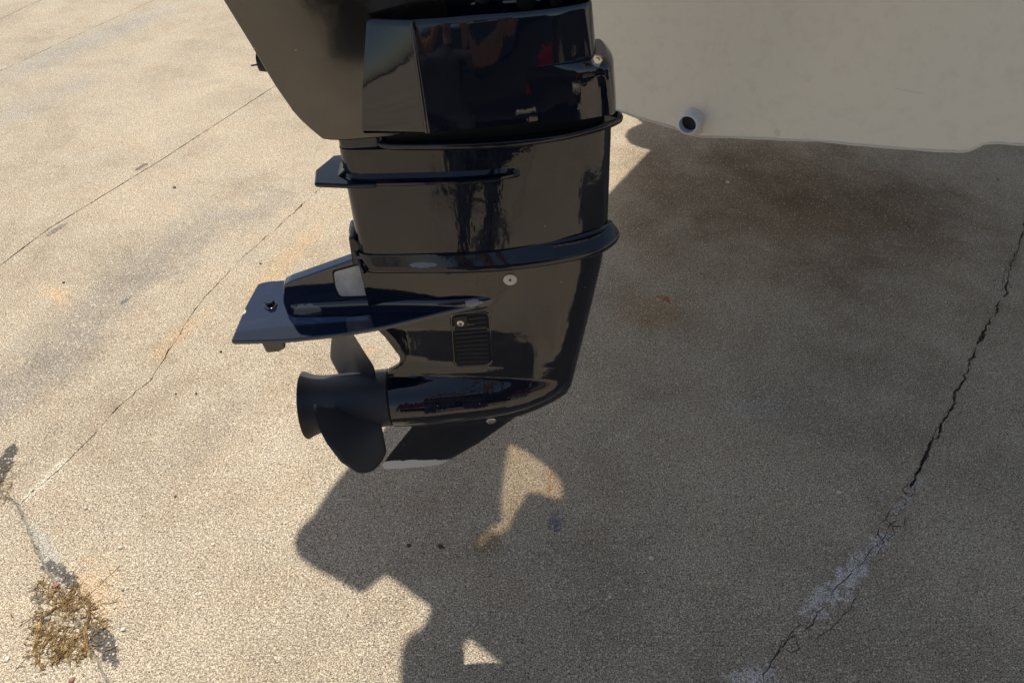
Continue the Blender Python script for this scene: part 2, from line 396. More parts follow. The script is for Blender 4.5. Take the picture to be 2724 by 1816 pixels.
def fJ(n):
    xs = [a for a, b in Jp]; ys = [b for a, b in Jp]
    if n < xs[0]: return ys[0] - .46 * (n - xs[0])
    if n > xs[-1]: return ys[-1] - .46 * (n - xs[-1])
    return float(np.interp(n, xs, ys))
ground = mesh('ground', [(-300, -300, -.014), (300, -300, -.014), (300, 300, -.014), (-300, 300, -.014)], [(0, 1, 2, 3)], M['base'])
tag(ground, kind='structure')
def es(e0, e1):        # dense near, coarse far
    out = []; e = e0
    while e < e1:
        out.append(e); e += .012 if -.6 < e < 5.1 else (.1 if e < 9 else 6)
    out.append(e1); return out
def gap(i, e):
    base = {0: .0018, 1: .0013, 2: .0022, 3: .0012, 4: .0034}[i]
    amp = {0: .001, 1: .001, 2: .0012, 3: .0016, 4: .0045}[i]
    g = base + amp * max(-.8, 1.6 * fr(e * 9, 31 + i)) + (.0014 * fr(e * 90, 11 + i) if i > 1 else 0)
    if i == 4 and e < 1.58: g *= .30
    if i == 4 and e > 2.7: g *= .55
    g *= 1.15
    return max(g, .0004)
lines = [(0, fC, .004), (1, fB, .006), (2, fA, .003), (3, f1, .010), (4, f2, .022)]
def edge(i, f, jag, side, e):
    w = jag * (fr(e * 14, i * 7) * .6 + fr(e * 55, i * 3) * .30) + side * (.0009 * fr(e * 160, side * 5 + i) if i > 2 else 0)
    return f(e) + w + side * gap(i, e)
FARL, FARR = -60, 60
for k in range(6):
    # polygon between line k-1 and k above the cross joint
    def left(e): return FARL if k == 0 else edge(*lines[k - 1], +1, e)
    def right(e): return FARR if k == 5 else edge(*lines[k], -1, e)
    def jn(n, s): return fJ(n) + s * (.004 + .003 * fr(n * 20, 5)) + .006 * fr(n * 30, 9)
    # start e on each side where it meets J
    def meet(f):
        e = fJ(f(.5))
        for _ in range(12): e = fJ(f(e)) + .005
        return e
    eL = fJ(FARL) if k == 0 else meet(left); eR = fJ(FARR) if k == 5 else meet(right)
    P = [XY(e, left(e)) for e in es(eL, 70)] + [XY(e, right(e)) for e in reversed(es(eR, 70))]
    n0, n1 = left(eL), right(eR); n = n1; seq = []
    while n > n0:
        seq.append(n); n -= .012 if -3.1 < n < .7 else (.3 if abs(n) < 6 else 5)
    P += [XY(jn(n, 1), n) for n in seq[1:]]
    s = prism_z('slab', P, -.04, 0, M['concrete'], ground)
seq = []; n = FARL
while n < FARR:
    seq.append(n); n += .012 if -3.1 < n < .7 else (.3 if abs(n) < 6 else 5)
P = [XY(fJ(n) - (.004 + .003 * fr(n * 20, 15)) + .006 * fr(n * 30, 19), n) for n in seq] + [XY(-70, FARR), XY(-70, FARL)]
# (hairline cracks of the corner slab: narrow wedges cut in as separate dark slivers of dirt)
prism_z('slab', P, -.04, 0, M['concrete'], ground)

# ------------------------------------------------------------------ boat
K = np.array([.267, 1.753]); aX = np.array([.5, .866]); rX = np.array([.866, -.5])
boat = empty('boat', (K[0], K[1], 0)); boat.location = (0, 0, 0)
tag(boat, 'cream hulled motor boat whose flat transom hangs over the shaded concrete behind the motor', 'boat')
def on_transom(px, py):
    d = ray(px, py); o = CP[:2] - K; t = -(o @ aX) / (d[:2] @ aX); p = CP + d * t
    return ((p[:2] - K) @ rX, p[2])
bot = [on_transom(*p) for p in [(1620, 288), (1687, 311), (1791, 341), (1833, 357), (1864, 365), (1950, 367), (2052, 371), (2176, 377), (2281, 386), (2400, 397), (2515, 404), (2550, 405), (2577, 403), (2600, 392), (2619, 384), (2650, 382), (2724, 386)]]
fine = []
for (a, za), (b, zb) in zip(bot[:-1], bot[1:]):
    for q in range(4):
        t = q / 4; fine.append((a + (b - a) * t, za + (zb - za) * t + .0016 * fr((a + (b - a) * t) * 25, 3)))
fine.append(bot[-1])
out = [(-.75, 1.73), (-.72, 1.10), (-.45, 1.0)] + fine + [(1.12, fine[-1][1] + .012), (1.16, 1.10), (1.2, 1.73)]
def hull_pt(s, z, dep, shrink=1.0): 
    p = K + rX * s * shrink + aX * dep; return (p[0], p[1], z)
n = len(out); V = []; F = []
for dep, sh, up in ((0, 1, 0), (.004, 1, 0), (.3, 1, 0), (2.2, .97, .0), (3.6, .7, .12), (4.6, .1, .4)):
    for s, z in out: V.append(hull_pt(.0 + s if dep < 1 else s * sh, z + (up if z < 1.7 else 0), dep))
for j in range(5):
    for i in range(n): F.append((j * n + i, j * n + (i + 1) % n, (j + 1) * n + (i + 1) % n, (j + 1) * n + i))
F.append(tuple(range(n))); F.append(tuple(reversed(range(5 * n, 6 * n))))
hull = mesh('hull', V, F, M['gel'], boat, bevel=.003, seg=3)
lipv = [(*( (K + rX * s_ - aX * .0012)), z_ + .0012) for s_, z_ in fine]
V, F = tube_geo(lipv, [.0022 + .0012 * fr(i * .37, 8) for i in range(len(lipv))], 8); mesh('hull_lip', V, F, M['sealant'], boat, smooth=60)
# unseen top added over the boat, outlined to throw the big shadow
HT = 2.4
def up(p, h=HT): return (p[0] - KX * h, p[1] + KY * h)
gp = [(1687, 311), (1712, 330), (1692, 338), (1674, 347), (1665, 364), (1677, 382), (1700, 392), (1734, 400)]
gp2 = [(935, 1240), (872, 1320), (835, 1378), (806, 1405), (790, 1430), (784, 1455), (793, 1480), (818, 1500), (850, 1519), (905, 1548), (948, 1573), (962, 1577), (975, 1570), (1012, 1538), (1026, 1532), (1042, 1539)]
dk = [up(gnd(*p)) for p in gp + gp2]
e0 = up(gnd(1150, 1620)); ex = up(gnd(1365, 1795))
dvec = np.array(ex) - np.array(e0); dvec /= np.linalg.norm(dvec)
dk += [e0] + [up(gnd(*p)) for p in [(1144, 1650), (1126, 1678), (1088, 1702), (1070, 1745), (1068, 1830), (1232, 1830), (1224, 1765), (1232, 1722), (1248, 1700)]] + [ex]  # bulge added to the outline only to darken ground by the propeller shadow
ang = math.atan2(-.5, .866); L = 2.3
pR = np.array(ex) + L * np.array([.866, -.5]) * .97
dk += [tuple(pR), tuple(pR + aX * .15 + rX * .03), tuple(pR + aX * 3.2), tuple(pR + aX * 4.8 - rX * .5), tuple(pR + aX * 5.6 - rX * 1.2), tuple(np.array(dk[0]) + aX * 1.6 + rX * .25)]
HO = [(1545, 75), (1640, 115), (1790, 220), (1880, 330), (1890, 420), (1860, 435), (1760, 405), (1690, 390), (1655, 400), (1640, 450), (1590, 510), (1550, 610), (1500, 655), (1430, 650), (1370, 730), (1345, 730), (1360, 660), (1440, 590), (1500, 560), (1490, 450), (1500, 330), (1520, 200), (1530, 120)]
hole = [up(gnd(x / 2.354 + 700, y / 2.354 + 1150)) for x, y in HO]  # opening shaped to let a patch of sun through the added top
def plate_with_hole(name, outer, inner, z0, z1, mat, parent):
    bm = bmesh.new()
    ov = [bm.verts.new((x, y, z1)) for x, y in outer]; iv = [bm.verts.new((x, y, z1)) for x, y in inner]
    ed = [bm.edges.new((ov[i], ov[(i + 1) % len(ov)])) for i in range(len(ov))] + [bm.edges.new((iv[i], iv[(i + 1) % len(iv)])) for i in range(len(iv))]
    bmesh.ops.triangle_fill(bm, use_beauty=True, use_dissolve=False, edges=ed)
    r = bmesh.ops.extrude_face_region(bm, geom=bm.faces[:])
    for v in r['geom']:
        if isinstance(v, bmesh.types.BMVert): v.co.z = z0
    bmesh.ops.recalc_face_normals(bm, faces=bm.faces)
    me = bpy.data.meshes.new(name); bm.to_mesh(me); bm.free(); me.materials.append(mat)
    o = bpy.data.objects.new(name, me); col.objects.link(o); o.parent = parent; return o
plate_with_hole('shadow_top', dk, hole, HT - .028, HT, M['gel'], boat)
tm = bpy.data.materials.new('light_patch_tint'); tm.use_nodes = True; tn = tm.node_tree; tn.nodes.clear()
tb = tn.nodes.new('ShaderNodeBsdfTransparent'); tb.inputs[0].default_value = (.50, .44, .36, 1)
gb = tn.nodes.new('ShaderNodeBsdfGlossy'); gb.inputs[1].default_value = .05
mx = tn.nodes.new('ShaderNodeMixShader'); mx.inputs[0].default_value = .06; to = tn.nodes.new('ShaderNodeOutputMaterial')
tn.links.new(tb.outputs[0], mx.inputs[1]); tn.links.new(gb.outputs[0], mx.inputs[2]); tn.links.new(mx.outputs[0], to.inputs[0])
hx = [p[0] for p in hole]; hy = [p[1] for p in hole]
prism = [(min(hx) - .02, min(hy) - .02), (max(hx) + .02, min(hy) - .02), (max(hx) + .02, max(hy) + .02), (min(hx) - .02, max(hy) + .02)]
mesh('light_patch_pane', [(x, y, HT + .004) for x, y in prism], [(0, 1, 2, 3)], tm, boat)  # unseen tinted pane added to dim the sun patch on the ground
prism_z('deck', [tuple(K + rX * a_ + aX * b_) for a_, b_ in ((-.8, -.02), (1.22, -.02), (1.22, 2.4), (.85, 3.8), (0, 4.6), (-.5, 3.8), (-.8, 2.4))], 1.725, 1.75, M['gel'], boat, bevel=.006)
for a_, b_ in ((-.5, .9), (.9, .9), (-.45, 2.6), (.85, 2.6)):
    p_ = K + rX * a_ + aX * b_
    tube('top_support', [(p_[0], p_[1], 1.74), (p_[0], p_[1], 2.1), (p_[0] - .04, p_[1] + .03, HT - .02)], .022, M['steel'], boat)  # posts added to carry the unseen shadow-casting top
# drain fitting
d0 = ray(1841, 319); o0 = CP[:2] - K; t0 = -(o0 @ aX) / (d0[:2] @ aX); Pb = CP + d0 * t0
pr = .0262
pipe = revolve('drain_fitting', [(.0, pr), (.030, pr), (.0325, pr - .0015), (.0335, pr - .004), (.0325, pr - .0055), (.0, pr - .006), (-.03, pr - .006)], M['pvc'], boat, n=48, axis='x')
pipe.rotation_euler = (0, 0, math.atan2(-aX[1], -aX[0])); pipe.location = Pb
bk = revolve('drain_bore_shade', [(-.001, .0001), (.0005, pr - .0058)], M['rubber'], boat, n=40); bk.rotation_euler = pipe.rotation_euler; bk.location = tuple(Pb + np.array([-aX[0], -aX[1], 0]) * .012)  # dark disc stands in for the shade inside the fitting
V = []; F = []
for k in range(40):       # sealant bead round the fitting, smeared down to the hull edge
    a = 2 * math.pi * k / 40; ex_ = .004 + .003 * fr(k * .4, 2) + (.010 if math.sin(a) < -.5 else 0)
    for (dr, h) in ((-.002, .006), (ex_ * .5, .004), (ex_, .0005)):
        rr = pr + dr; p = Pb[:2] + rX * rr * math.cos(a) - aX * h; V.append((p[0], p[1], Pb[2] + rr * math.sin(a)))
for k in range(40):
    for j in range(2): F.append((k * 3 + j, k * 3 + j + 1, ((k + 1) % 40) * 3 + j + 1, ((k + 1) % 40) * 3 + j))
mesh('sealant', V, F, M['sealant'], boat, smooth=60)

# ------------------------------------------------------------------ outboard motor
motor = empty('outboard_motor', tuple(MO), (0, -TAU, PSI))
motor.rotation_mode = 'QUATERNION'; motor.rotation_quaternion = Matrix(MR.tolist()).to_quaternion()
tag(motor, 'glossy black outboard motor hanging from the transom, propeller to the left', 'outboard motor')

HB = [(-.110, .008), (-.1095, .020), (-.100, .032), (-.075, .038), (-.03, .044), (.02, .049), (.063, .052), (.11, .051), (.173, .042), (.23, .028), (.262, .014), (.272, .006), (.276, 0)]
HTt = [(-.105, .008), (-.1045, .017), (-.095, .026), (-.07, .031), (-.03, .036), (.02, .042), (.05, .045), (.11, .048), (.15, .046), (.2, .038), (.25, .021), (.267, .008), (.273, 0)]
lb, lt = sym_loop(HB), sym_loop(HTt)
def mixl(t): return lb * (1 - t) + lt * t
lv = [(.555 + .195 * t, mixl(t)) for t in np.linspace(0, 1, 14)]
housing = loft('exhaust_housing', lv, M['housing'], motor, smooth=60)
nk = lt * np.array([1, .62]); nk[:, 0] = np.clip(nk[:, 0], -.1, .262)
loft('upper_neck', [(.748, nk), (.83, nk)], M['dark'], motor, smooth=60)
# aft upper part of the housing that runs up behind the cover
loft('housing_top', [(v, sym_loop([(-.104, .008), (-.1035, .017), (-.094, .024), (-.06, .028), (-.045, .0275), (-.040, .018), (-.038, 0)])) for v in (.7495, .779)], M['housing'], motor, smooth=60)

# flanges
UF = [(-.0565, .010), (-.054, .024), (-.043, .034), (-.003, .0425), (.047, .050), (.0975, .0548), (.148, .0548), (.2, .048), (.245, .034), (.272, .021), (.286, .009), (.289, 0)]
l = sym_loop(UF)
def inset(l, d):
    c = l.mean(0); out = []
    for i in range(len(l)):
        t = l[(i + 1) % len(l)] - l[i - 1]; t = t / (np.linalg.norm(t) + 1e-9); nrm = np.array([t[1], -t[0]])
        if (l[i] + nrm * .001 - c) @ (l[i] + nrm * .001 - c) > (l[i] - c) @ (l[i] - c): nrm = -nrm
        out.append(l[i] + nrm * d)
    return np.array(out)
loft('flange', [(.7475, inset(l, .003)), (.749, inset(l, .001)), (.752, l), (.7555, l), (.758, inset(l, .0015)), (.7585, inset(l, .004)), (.7535, inset(l, .006))], M['flange'], motor, smooth=50)
LF = [(-.1035, .012), (-.1045, .030), (-.098, .0405), (-.075, .0455), (-.03, .052), (.02, .0595), (.06, .064), (.112, .066), (.17, .0628), (.229, .0535), (.262, .041), (.283, .024), (.2935, .009), (.295, 0)]
l2 = sym_loop(LF); linn = l2 * 0
hb2 = sym_loop([(u - (.002 if u < 0 else 0), t) for u, t in [(-.110, .008), (-.1095, .020), (-.102, .033), (-.075, .0395), (-.03, .0455), (.02, .051), (.06, .0535), (.112, .0525), (.17, .0435), (.225, .0305), (.258, .018), (.27, .011), (.281, .004), (.284, 0)]])
loft('flange', [(.552, inset(l2, .004)), (.5535, inset(l2, .001)), (.556, l2), (.562, l2), (.5655, inset(l2, .0012)), (.5795, hb2), (.583, inset(hb2, .0012))], M['flange'], motor, smooth=50)
tube('flange_lip', [(-.103, -.044, .558), (-.110, -.030, .566), (-.118, -.010, .588), (-.120, .01, .6), (-.119, .03, .602)], [.0035] * 4 * 6 + [.0035], M['flange'], motor)
prism_uv('aft_lip', [(-.124, .556), (-.106, .552), (-.1, .56), (-.1, .585), (-.112, .606), (-.121, .606)], -.03, .02, M['flange'], motor, bevel=.003)

# splash rib with its aft block
vt = at(1200, 461, .045)[1]; vo = at(1150, 494, .060)[1]
def hw(u, v):
    t = (v - .555) / .195; return float(np.interp(u, [a for a, b in HB], [b for a, b in HB])) * (1 - t) + float(np.interp(u, [a for a, b in HTt], [b for a, b in HTt])) * t
us = np.linspace(-.108, .139, 40)
def riblevel(v, k):
    near = []
    for u in us:
        s = (u + .108) / .247; wd = .014 * math.sqrt(max(0, 1 - max(0, (s - .55) / .45) ** 2)) * (1 if s > .02 else .9)
        near.append((u, hw(u, v) + wd * k))
    far = [(u, -w) for u, w in reversed(near)]
    return np.array(near + far)
loft('splash_rib', [(vo - .006, riblevel(vo - .006, .0)), (vo - .003, riblevel(vo, .75)), (vo, riblevel(vo, .98)), (vo + .003, riblevel(vo, .95)), (vt - .003, riblevel(vt, .3)), (vt + .004, riblevel(vt, -.05))], M['flange'], motor, smooth=40)
q = [(845, 460), (880, 425), (925, 425)]
prism_z('rib_block', [(-.150, -.004), (-.147, .034), (-.100, .046), (-.06, .05), (-.06, -.05), (-.100, -.046), (-.128, -.046)], vo - .003, vt - .004, M['flange'], motor, bevel=.003, neg=True)
prism_uv('rib_gusset', [(-.118, vt - .006), (-.098, vt - .006), (-.098, vt + .03), (-.104, vt + .006)], -.02, .02, M['flange'], motor, bevel=.002)

# ---- gearcase: one continuous skin
URv = [.03, .087, .155, .160, .173, .190, .208, .229, .342, .426, .511, .58]
URu = [-.041, .041, .118, .135, .165, .194, .215, .2235, .242, .256, .269, .2755]
ULv = [.03, .044, .075, .146, .153, .160, .182, .183, .296, .306, .314, .320, .330, .342, .388, .411, .47, .58]
ULu = [-.161, -.164, -.144, -.092, -.088, -.100, -.1125, -.1125, -.1125, -.110, -.100, -.090, -.0845, -.084, -.101, -.113, -.113, -.113]
TMv = [.03, .09, .15, .19, .25, .35, .45, .58]; TMt = [.0045, .007, .009, .015, .027, .034, .040, .046]
RU = [-.113, -.05, .02, .06, .10, .14, .17, .19, .203, .2095]; RR = [.0560, .0585, .0575, .0555, .0515, .044, .0345, .0245, .0140, 0]
VC = .2385
def smax(a, b, k):
    h = max(k - abs(a - b), 0) / k; return max(a, b) + h * h * k * .25
def T(u, v):
    ul = float(np.interp(v, ULv, ULu)); ur = float(np.interp(v, URv, URu))
    x = min(max((ur - u) / (ur - ul), 0), 1)
    f = (1.4845 * math.sqrt(x) - .63 * x - 1.758 * x * x + 1.4215 * x ** 3 - .5075 * x ** 4) * 2.0
    if v > .46: f = f * 1.0 if x < .3 else max(f, 1 - (x - .3) * .55)
    w = float(np.interp(v, TMv, TMt)) * max(f, .10 * min(1, x * 30))
    r = float(np.interp(u, RU, RR)) if u < RU[-1] else 0
    d2 = r * r - (v - VC) ** 2
    t = math.sqrt(d2) if d2 > 0 else -.02 * (abs(v - VC) - r) / .02
    k = .020 if v > VC else .010
    kk = k * min(1, max(0, (ur - u) / .03))
    return smax(w, t, kk) if kk > 1e-4 else max(w, t)
rows = list(np.concatenate([np.linspace(.0305, .145, 26), np.linspace(.148, .33, 76), np.linspace(.334, .578, 50)]))
nc = 84; V = []; F = []
for v in rows:
    ul = float(np.interp(v, ULv, ULu)); ur = float(np.interp(v, URv, URu))
    near = []
    for i in range(nc + 1):
        u = ul + (ur - ul) * (.5 - .5 * math.cos(math.pi * (i / nc) ** .9)) 
        near.append((u, T(u, v) if i < nc else 0))
    for u, t in near: V.append((u, -t, v))
    for u, t in reversed(near[:-1]): V.append((u, t, v))
W_ = 2 * nc + 1
for j in range(len(rows) - 1):
    for i in range(W_): F.append((j * W_ + i, j * W_ + (i + 1) % W_, (j + 1) * W_ + (i + 1) % W_, (j + 1) * W_ + i))
F.append(tuple(reversed(range(W_)))); F.append(tuple(range((len(rows) - 1) * W_, len(rows) * W_)))
gear = mesh('gearcase', V, F, M['gear'], motor, smooth=42)
gear['label'] = 'black gearcase with scraped bare skeg foot'

def patch(name, pts, off0, off1, mat, parent, surf=T, inner=None, bevel=0):    # plate that follows the gearcase skin
    n_ = len(pts); V = [(u, -(surf(u, v) + off1), v) for u, v in pts] + [(u, -(surf(u, v) + off0), v) for u, v in pts]
    cu = sum(p[0] for p in pts) / n_; cv = sum(p[1] for p in pts) / n_
    V.append((cu, -(surf(cu, cv) + off1), cv))
    F = [(i, (i + 1) % n_, 2 * n_) for i in range(n_)] + [(i, (i + 1) % n_, n_ + (i + 1) % n_, n_ + i) for i in range(n_)]
    return mesh(name, V, F, mat, parent, smooth=40)
def wfix(pxs):                     # solve for place on the skin
    out = []
    for px, py in pxs:
        w = .035
        for _ in range(8):
            u, v = at(px, py, w); w = .5 * w + .5 * T(u, v)
        out.append((u, v))
    return out
gc = wfix([(1200, 836), (1299, 829), (1309, 969), (1211, 973)])
gp_ = rrect(gc, .014, 6)
grille = patch('intake_grille', gp_, -.002, .0004, M['pit'], motor)  # flat dark plate stands in for the shaded inset behind the slats
# rim as a thin ring
cen = np.mean(gc, axis=0)
V = []; F = []
n_ = len(gp_)
for k, (sc, of) in enumerate(((1.05, .0002), (1.035, .0013), (1.0, .0013), (.985, .0002))):
    for u, v in gp_:
        uu = cen[0] + (u - cen[0]) * (1 + (sc - 1) * 1.5); vv = cen[1] + (v - cen[1]) * sc
        V.append((uu, -(T(uu, vv) + of), vv))
for k in range(3):
    for i in range(n_): F.append((k * n_ + i, k * n_ + (i + 1) % n_, (k + 1) * n_ + (i + 1) % n_, (k + 1) * n_ + i))
mesh('grille_rim', V, F, M['black'], grille, smooth=50)
def gq(s, t):                      # position inside the grille, s right, t down
    g = [np.array(p) for p in gc]
    return tuple((g[0] * (1 - s) + g[1] * s) * (1 - t) + (g[3] * (1 - s) + g[2] * s) * t)
for k in range(11):
    t = .09 + k * .083; s0, s1 = (.46 if k < 2 else .07), .93
    if k == 10: s0 = .12
    V = []; F = []
    ns = 8
    for i in range(ns + 1):
        s = s0 + (s1 - s0) * i / ns; wob = .006 * math.sin(s * 5 + k * .3)
        for dt, of in ((.026, .0006), (.012, .0022), (-.018, .0028), (-.030, .0006)):
            u, v = gq(s, t + dt + wob); V.append((u, -(T(u, v) + of), v))
    for i in range(ns):
        for j in range(3): F.append((i * 4 + j, i * 4 + j + 1, (i + 1) * 4 + j + 1, (i + 1) * 4 + j))
    F += [(0, 1, 2, 3), tuple(ns * 4 + j for j in (3, 2, 1, 0))]
    mesh('slat', V, F, M['dark'], grille, smooth=30)
pb = [gq(*p) for p in ((.06, .05), (.42, .04), (.42, .24), (.08, .25))]
patch('screw_pad', rrect(pb, .004), .0002, .0014, M['dark'], grille)
def disc(name, c, r, off, th, mat, parent, n_=28, surf=T, hole=0, dome=0):
    u0, v0 = c; e = .004
    du = (surf(u0 + e, v0) - surf(u0 - e, v0)) / (2 * e); dv = (surf(u0, v0 + e) - surf(u0, v0 - e)) / (2 * e)
    nrm = Vector((du, 1, dv)).normalized()            # (u, w, v) frame: outward = (-du, 1, -dv)
    nrm = Vector((-du, -1, -dv)).normalized()
    prof = [(0, r), (th * .7, r), (th, r * .93)] + ([(th, hole * 1.1), (th * .5, hole), (th * .5, .00005)] if hole else [(th + dome, .00005)])
    o = revolve(name, prof, mat, parent, n=n_, axis='x', smooth=40)
    o.location = (u0, -(surf(u0, v0) + off), v0); o.rotation_mode = 'QUATERNION'
    o.rotation_quaternion = nrm.to_track_quat('X', 'Z'); return o, nrm
su = wfix([(1225, 858)])[0]
sc, nrm = disc('screw', su, .0062, .0012, .0016, M['steel'], grille, dome=.0006)
for a in (35, 125):
    b = box('screw_slot', (0, 0, 0), (.0012, .0052, .0013), M['pit'], sc); b.location = (.0021, 0, 0); b.rotation_euler = (R(a), 0, 0)
dd, _ = disc('water_plug_disc', wfix([(1357, 743)])[0], .0107, .0003, .0014, M['disc'], motor, n_=40, hole=.0016)
box('plug_hole', (.0013, 0, 0), (.0012, .0035, .0035), M['pit'], dd)
dd, _ = disc('drain_screw', wfix([(1307, 1120)])[0], .0095, -.0004, .0014, M['steel'], motor, hole=.0014)

# ---- anti-ventilation plate
vp = .472
nearp = [(-.318, .079), (-.24, .0835), (-.157, .082), (-.085, .073), (-.03, .060), (.016, .0485), (.055, .041), (.083, .035), (.093, .028)]
pl = [(-.320, -.0), (-.324, .06), (-.3225, .072)] + nearp
fars = [atv(*p, vp) for p in [(784, 742), (712, 747), (686, 753), (652, 815)]]
plf = [atv(*p, vp) for p in [(613, 908)]] + nearp[1:] + [(u, -w) for u, w in reversed(nearp) if u > -.25] + fars
pv = np.array(rrect(plf, .0055, 3))
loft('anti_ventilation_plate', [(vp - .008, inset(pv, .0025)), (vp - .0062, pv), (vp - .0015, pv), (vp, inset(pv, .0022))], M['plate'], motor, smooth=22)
# root fairing where plate meets the leg
fl = sym_loop([(-.24, .010), (-.235, .016), (-.2, .019), (-.1, .027), (0, .041), (.05, .043), (.085, .038), (.1, .033), (.108, .027)], 4)
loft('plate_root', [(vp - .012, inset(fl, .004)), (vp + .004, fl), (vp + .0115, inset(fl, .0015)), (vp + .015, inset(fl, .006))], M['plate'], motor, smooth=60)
# wall above the plate
W0 = .013
wq = [at(*p, W0) for p in [(753, 806), (753, 764), (757, 757), (775, 748), (951, 686)]]
wallp = wq + [(-.02, .578), (-.02, vp - .001), (wq[0][0], vp - .001)]
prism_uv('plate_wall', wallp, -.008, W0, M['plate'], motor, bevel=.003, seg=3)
lw = lambda u, v: W0
ap = [at(*p, W0) for p in [(888, 722), (957, 703), (1003, 722), (1011, 776), (997, 783), (905, 786), (893, 760)]]
cu = np.mean(ap, axis=0)
patch('anode_recess', rrect([tuple(cu + (np.array(p) - cu) * 1.07) for p in ap], .004), -.001, .0006, M['pit'], motor, surf=lw)
an = patch('anode_block', rrect(ap, .006), 0, .0022, M['zinc'], motor, surf=lw); an['label'] = 'dull grey zinc anode block'
for p, r in (((948, 744), .0024), ((918, 742), .003), ((974, 750), .003)):
    c = at(*p, W0); o = revolve('anode_pit', [(0, r), (.0006, r), (.0006, r * .75), (0, .0001)], M['zinc'], an, n=20, axis='y'); o.location = (c[0], -(W0 + .0022), c[1]); o.rotation_euler = (0, 0, math.pi)
prism_uv('trim_tab', [(-.312, vp - .006), (-.262, vp - .006), (-.270, .392), (-.282, .385), (-.304, .385)], -.011, .012, M['black'], motor, bevel=.003)
bu, bw = atv(720, 812, vp)
hb = prism_z('plate_bolt', [(.0078 * math.cos(R(60 * k + 10)), .0078 * math.sin(R(60 * k + 10))) for k in range(6)], .0, .0088, M['black'], motor); hb.location = (bu, -bw, vp + .001)
wsh = revolve('washer', [(0, .0112), (.0016, .0112), (.002, .0105), (.002, .0001)], M['black'], hb, n=28, axis='z', smooth=30); wsh.location = (0, 0, -.0012)

# ---- propeller (its parts are children of the propeller part)
hubp = [(-.1155, .0001), (-.1155, .0520), (-.1165, .0535), (-.135, .0535), (-.18, .0525), (-.22, .0520), (-.238, .0525), (-.252, .0548), (-.264, .0590), (-.2705, .0625), (-.2725, .0630), (-.2735, .0622), (-.268, .0565), (-.25, .049), (-.20, .046), (-.14, .046), (-.14, .0001)]
prop = revolve('propeller_hub', hubp, M['satin'], motor, n=96, smooth=50); prop.location = (0, 0, VC)
def blade(phi0, Rt=.153):
    nr, ns = 26, 22; V = []; F = []
    rh = .048; uc = -.172; pit = .069
    for side in (1, -1):
        for i in range(nr + 1):
            t = i / nr; r = rh + (Rt - rh) * t
            # half angular chord: broad ear with round tip
            half = R(38) * (1 - max(0, (t - .35) / .65) ** 2.4) ** .5 * (.80 + .45 * min(1, t * 2)) / (1 + .2 * t)
            skew = 0
            for j in range(ns + 1):
                s = -1 + 2 * j / ns; a = s * half + skew
                u = uc + pit * a - .016 * t          # rake aft
                th = (.0075 * (1 - t) + .0016) * math.sqrt(max(0, 1 - s * s)) * (1 if t < .97 else .5)
                cup = .004 * (s * s) * t
                ph = phi0 + a
                V.append((u + side * th * .5 - cup, -r * math.sin(ph), r * math.cos(ph)))
    K1 = (nr + 1) * (ns + 1)
    for i in range(nr):
        for j in range(ns):
            a = i * (ns + 1) + j; q_ = (a, a + 1, a + ns + 2, a + ns + 1)
            F.append(q_); F.append(tuple(reversed([x + K1 for x in q_])))
    bm = bmesh.new(); vv = [bm.verts.new(p) for p in V]
    for f in F: bm.faces.new([vv[x] for x in f])
    bmesh.ops.remove_doubles(bm, verts=bm.verts, dist=.0003)
    bmesh.ops.recalc_face_normals(bm, faces=bm.faces)
    me = bpy.data.meshes.new('blade'); bm.to_mesh(me); bm.free(); me.materials.append(M['satin'])
    for p in me.polygons: p.use_smooth = True
    o = bpy.data.objects.new('blade', me); col.objects.link(o); o.parent = prop; return o
PH = 86
for k in (0, 1, 2): blade(R(PH - 120 * k))
revolve('prop_gap_ring', [(-.118, .045), (-.1165, .0525), (-.1125, .0525), (-.111, .045)], M['pit'], motor, n=64).location = (0, 0, VC)

# ---- cover (open topped moulding) 
CB = [(-.062, .030), (-.061, .078), (-.0595, .0835), (-.055, .085), (.016, .1005), (.021, .1015), (.028, .1018), (.07, .1015), (.112, .0995), (.15, .096), (.183, .0905), (.21, .085), (.230, .076), (.243, .060), (.249, .035), (.250, .01),
      (.243, -.02), (.2, -.045), (.1, -.05), (0, -.05), (-.05, -.04), (-.062, -.0)]
def tp(px, py, w): 
    return at(px, py, w)
topw = [.028, .038, .043, .047, .066, .0715, .0735, .076, .077, .077, .075, .069, .062, .050, .034, .014, .004, .004, .006, .008, .010, .018]
topx = [(984, 33), (977, 46), (979, 51), (985, 54), (1086, 60), (1095, 60), (1105, 58.5), (1180, 54), (1250, 48), (1320, 43), (1400, 37), (1480, 28), (1530, 20), (1558, 14), (1573, 7), (1571, 0), (1555, -6), (1480, -4), (1380, 4), (1250, 11), (1050, 18), (1000, 23)]
CT = [atv(px, py, .922) for px, py in topx]
VB, VT = .796, .922
CB = [(u, w - .0125 if 0 < i < 13 else w) for i, (u, w) in enumerate(CB)]
cb = catmull(CB, 6); ct = catmull([(u, w) for u, w in CT], 6)
lev = []
for s in np.linspace(0, 1, 22):
    su_ = s ** 1.15; sw = s ** 1.7
    L_ = np.stack([cb[:, 0] * (1 - su_) + ct[:, 0] * su_, cb[:, 1] * (1 - sw) + ct[:, 1] * sw], 1)
    lev.append((VB + (VT - VB) * s, L_))
top = lev[-1][1]
inner = [(VT + .002, inset(top, .0015)), (VT, inset(top, .004)), (VT - .03, inset(top, .006))]
loft('side_cover', [(VB - .002, inset(cb, .003))] + lev + inner, M['cover'], motor, smooth=32)
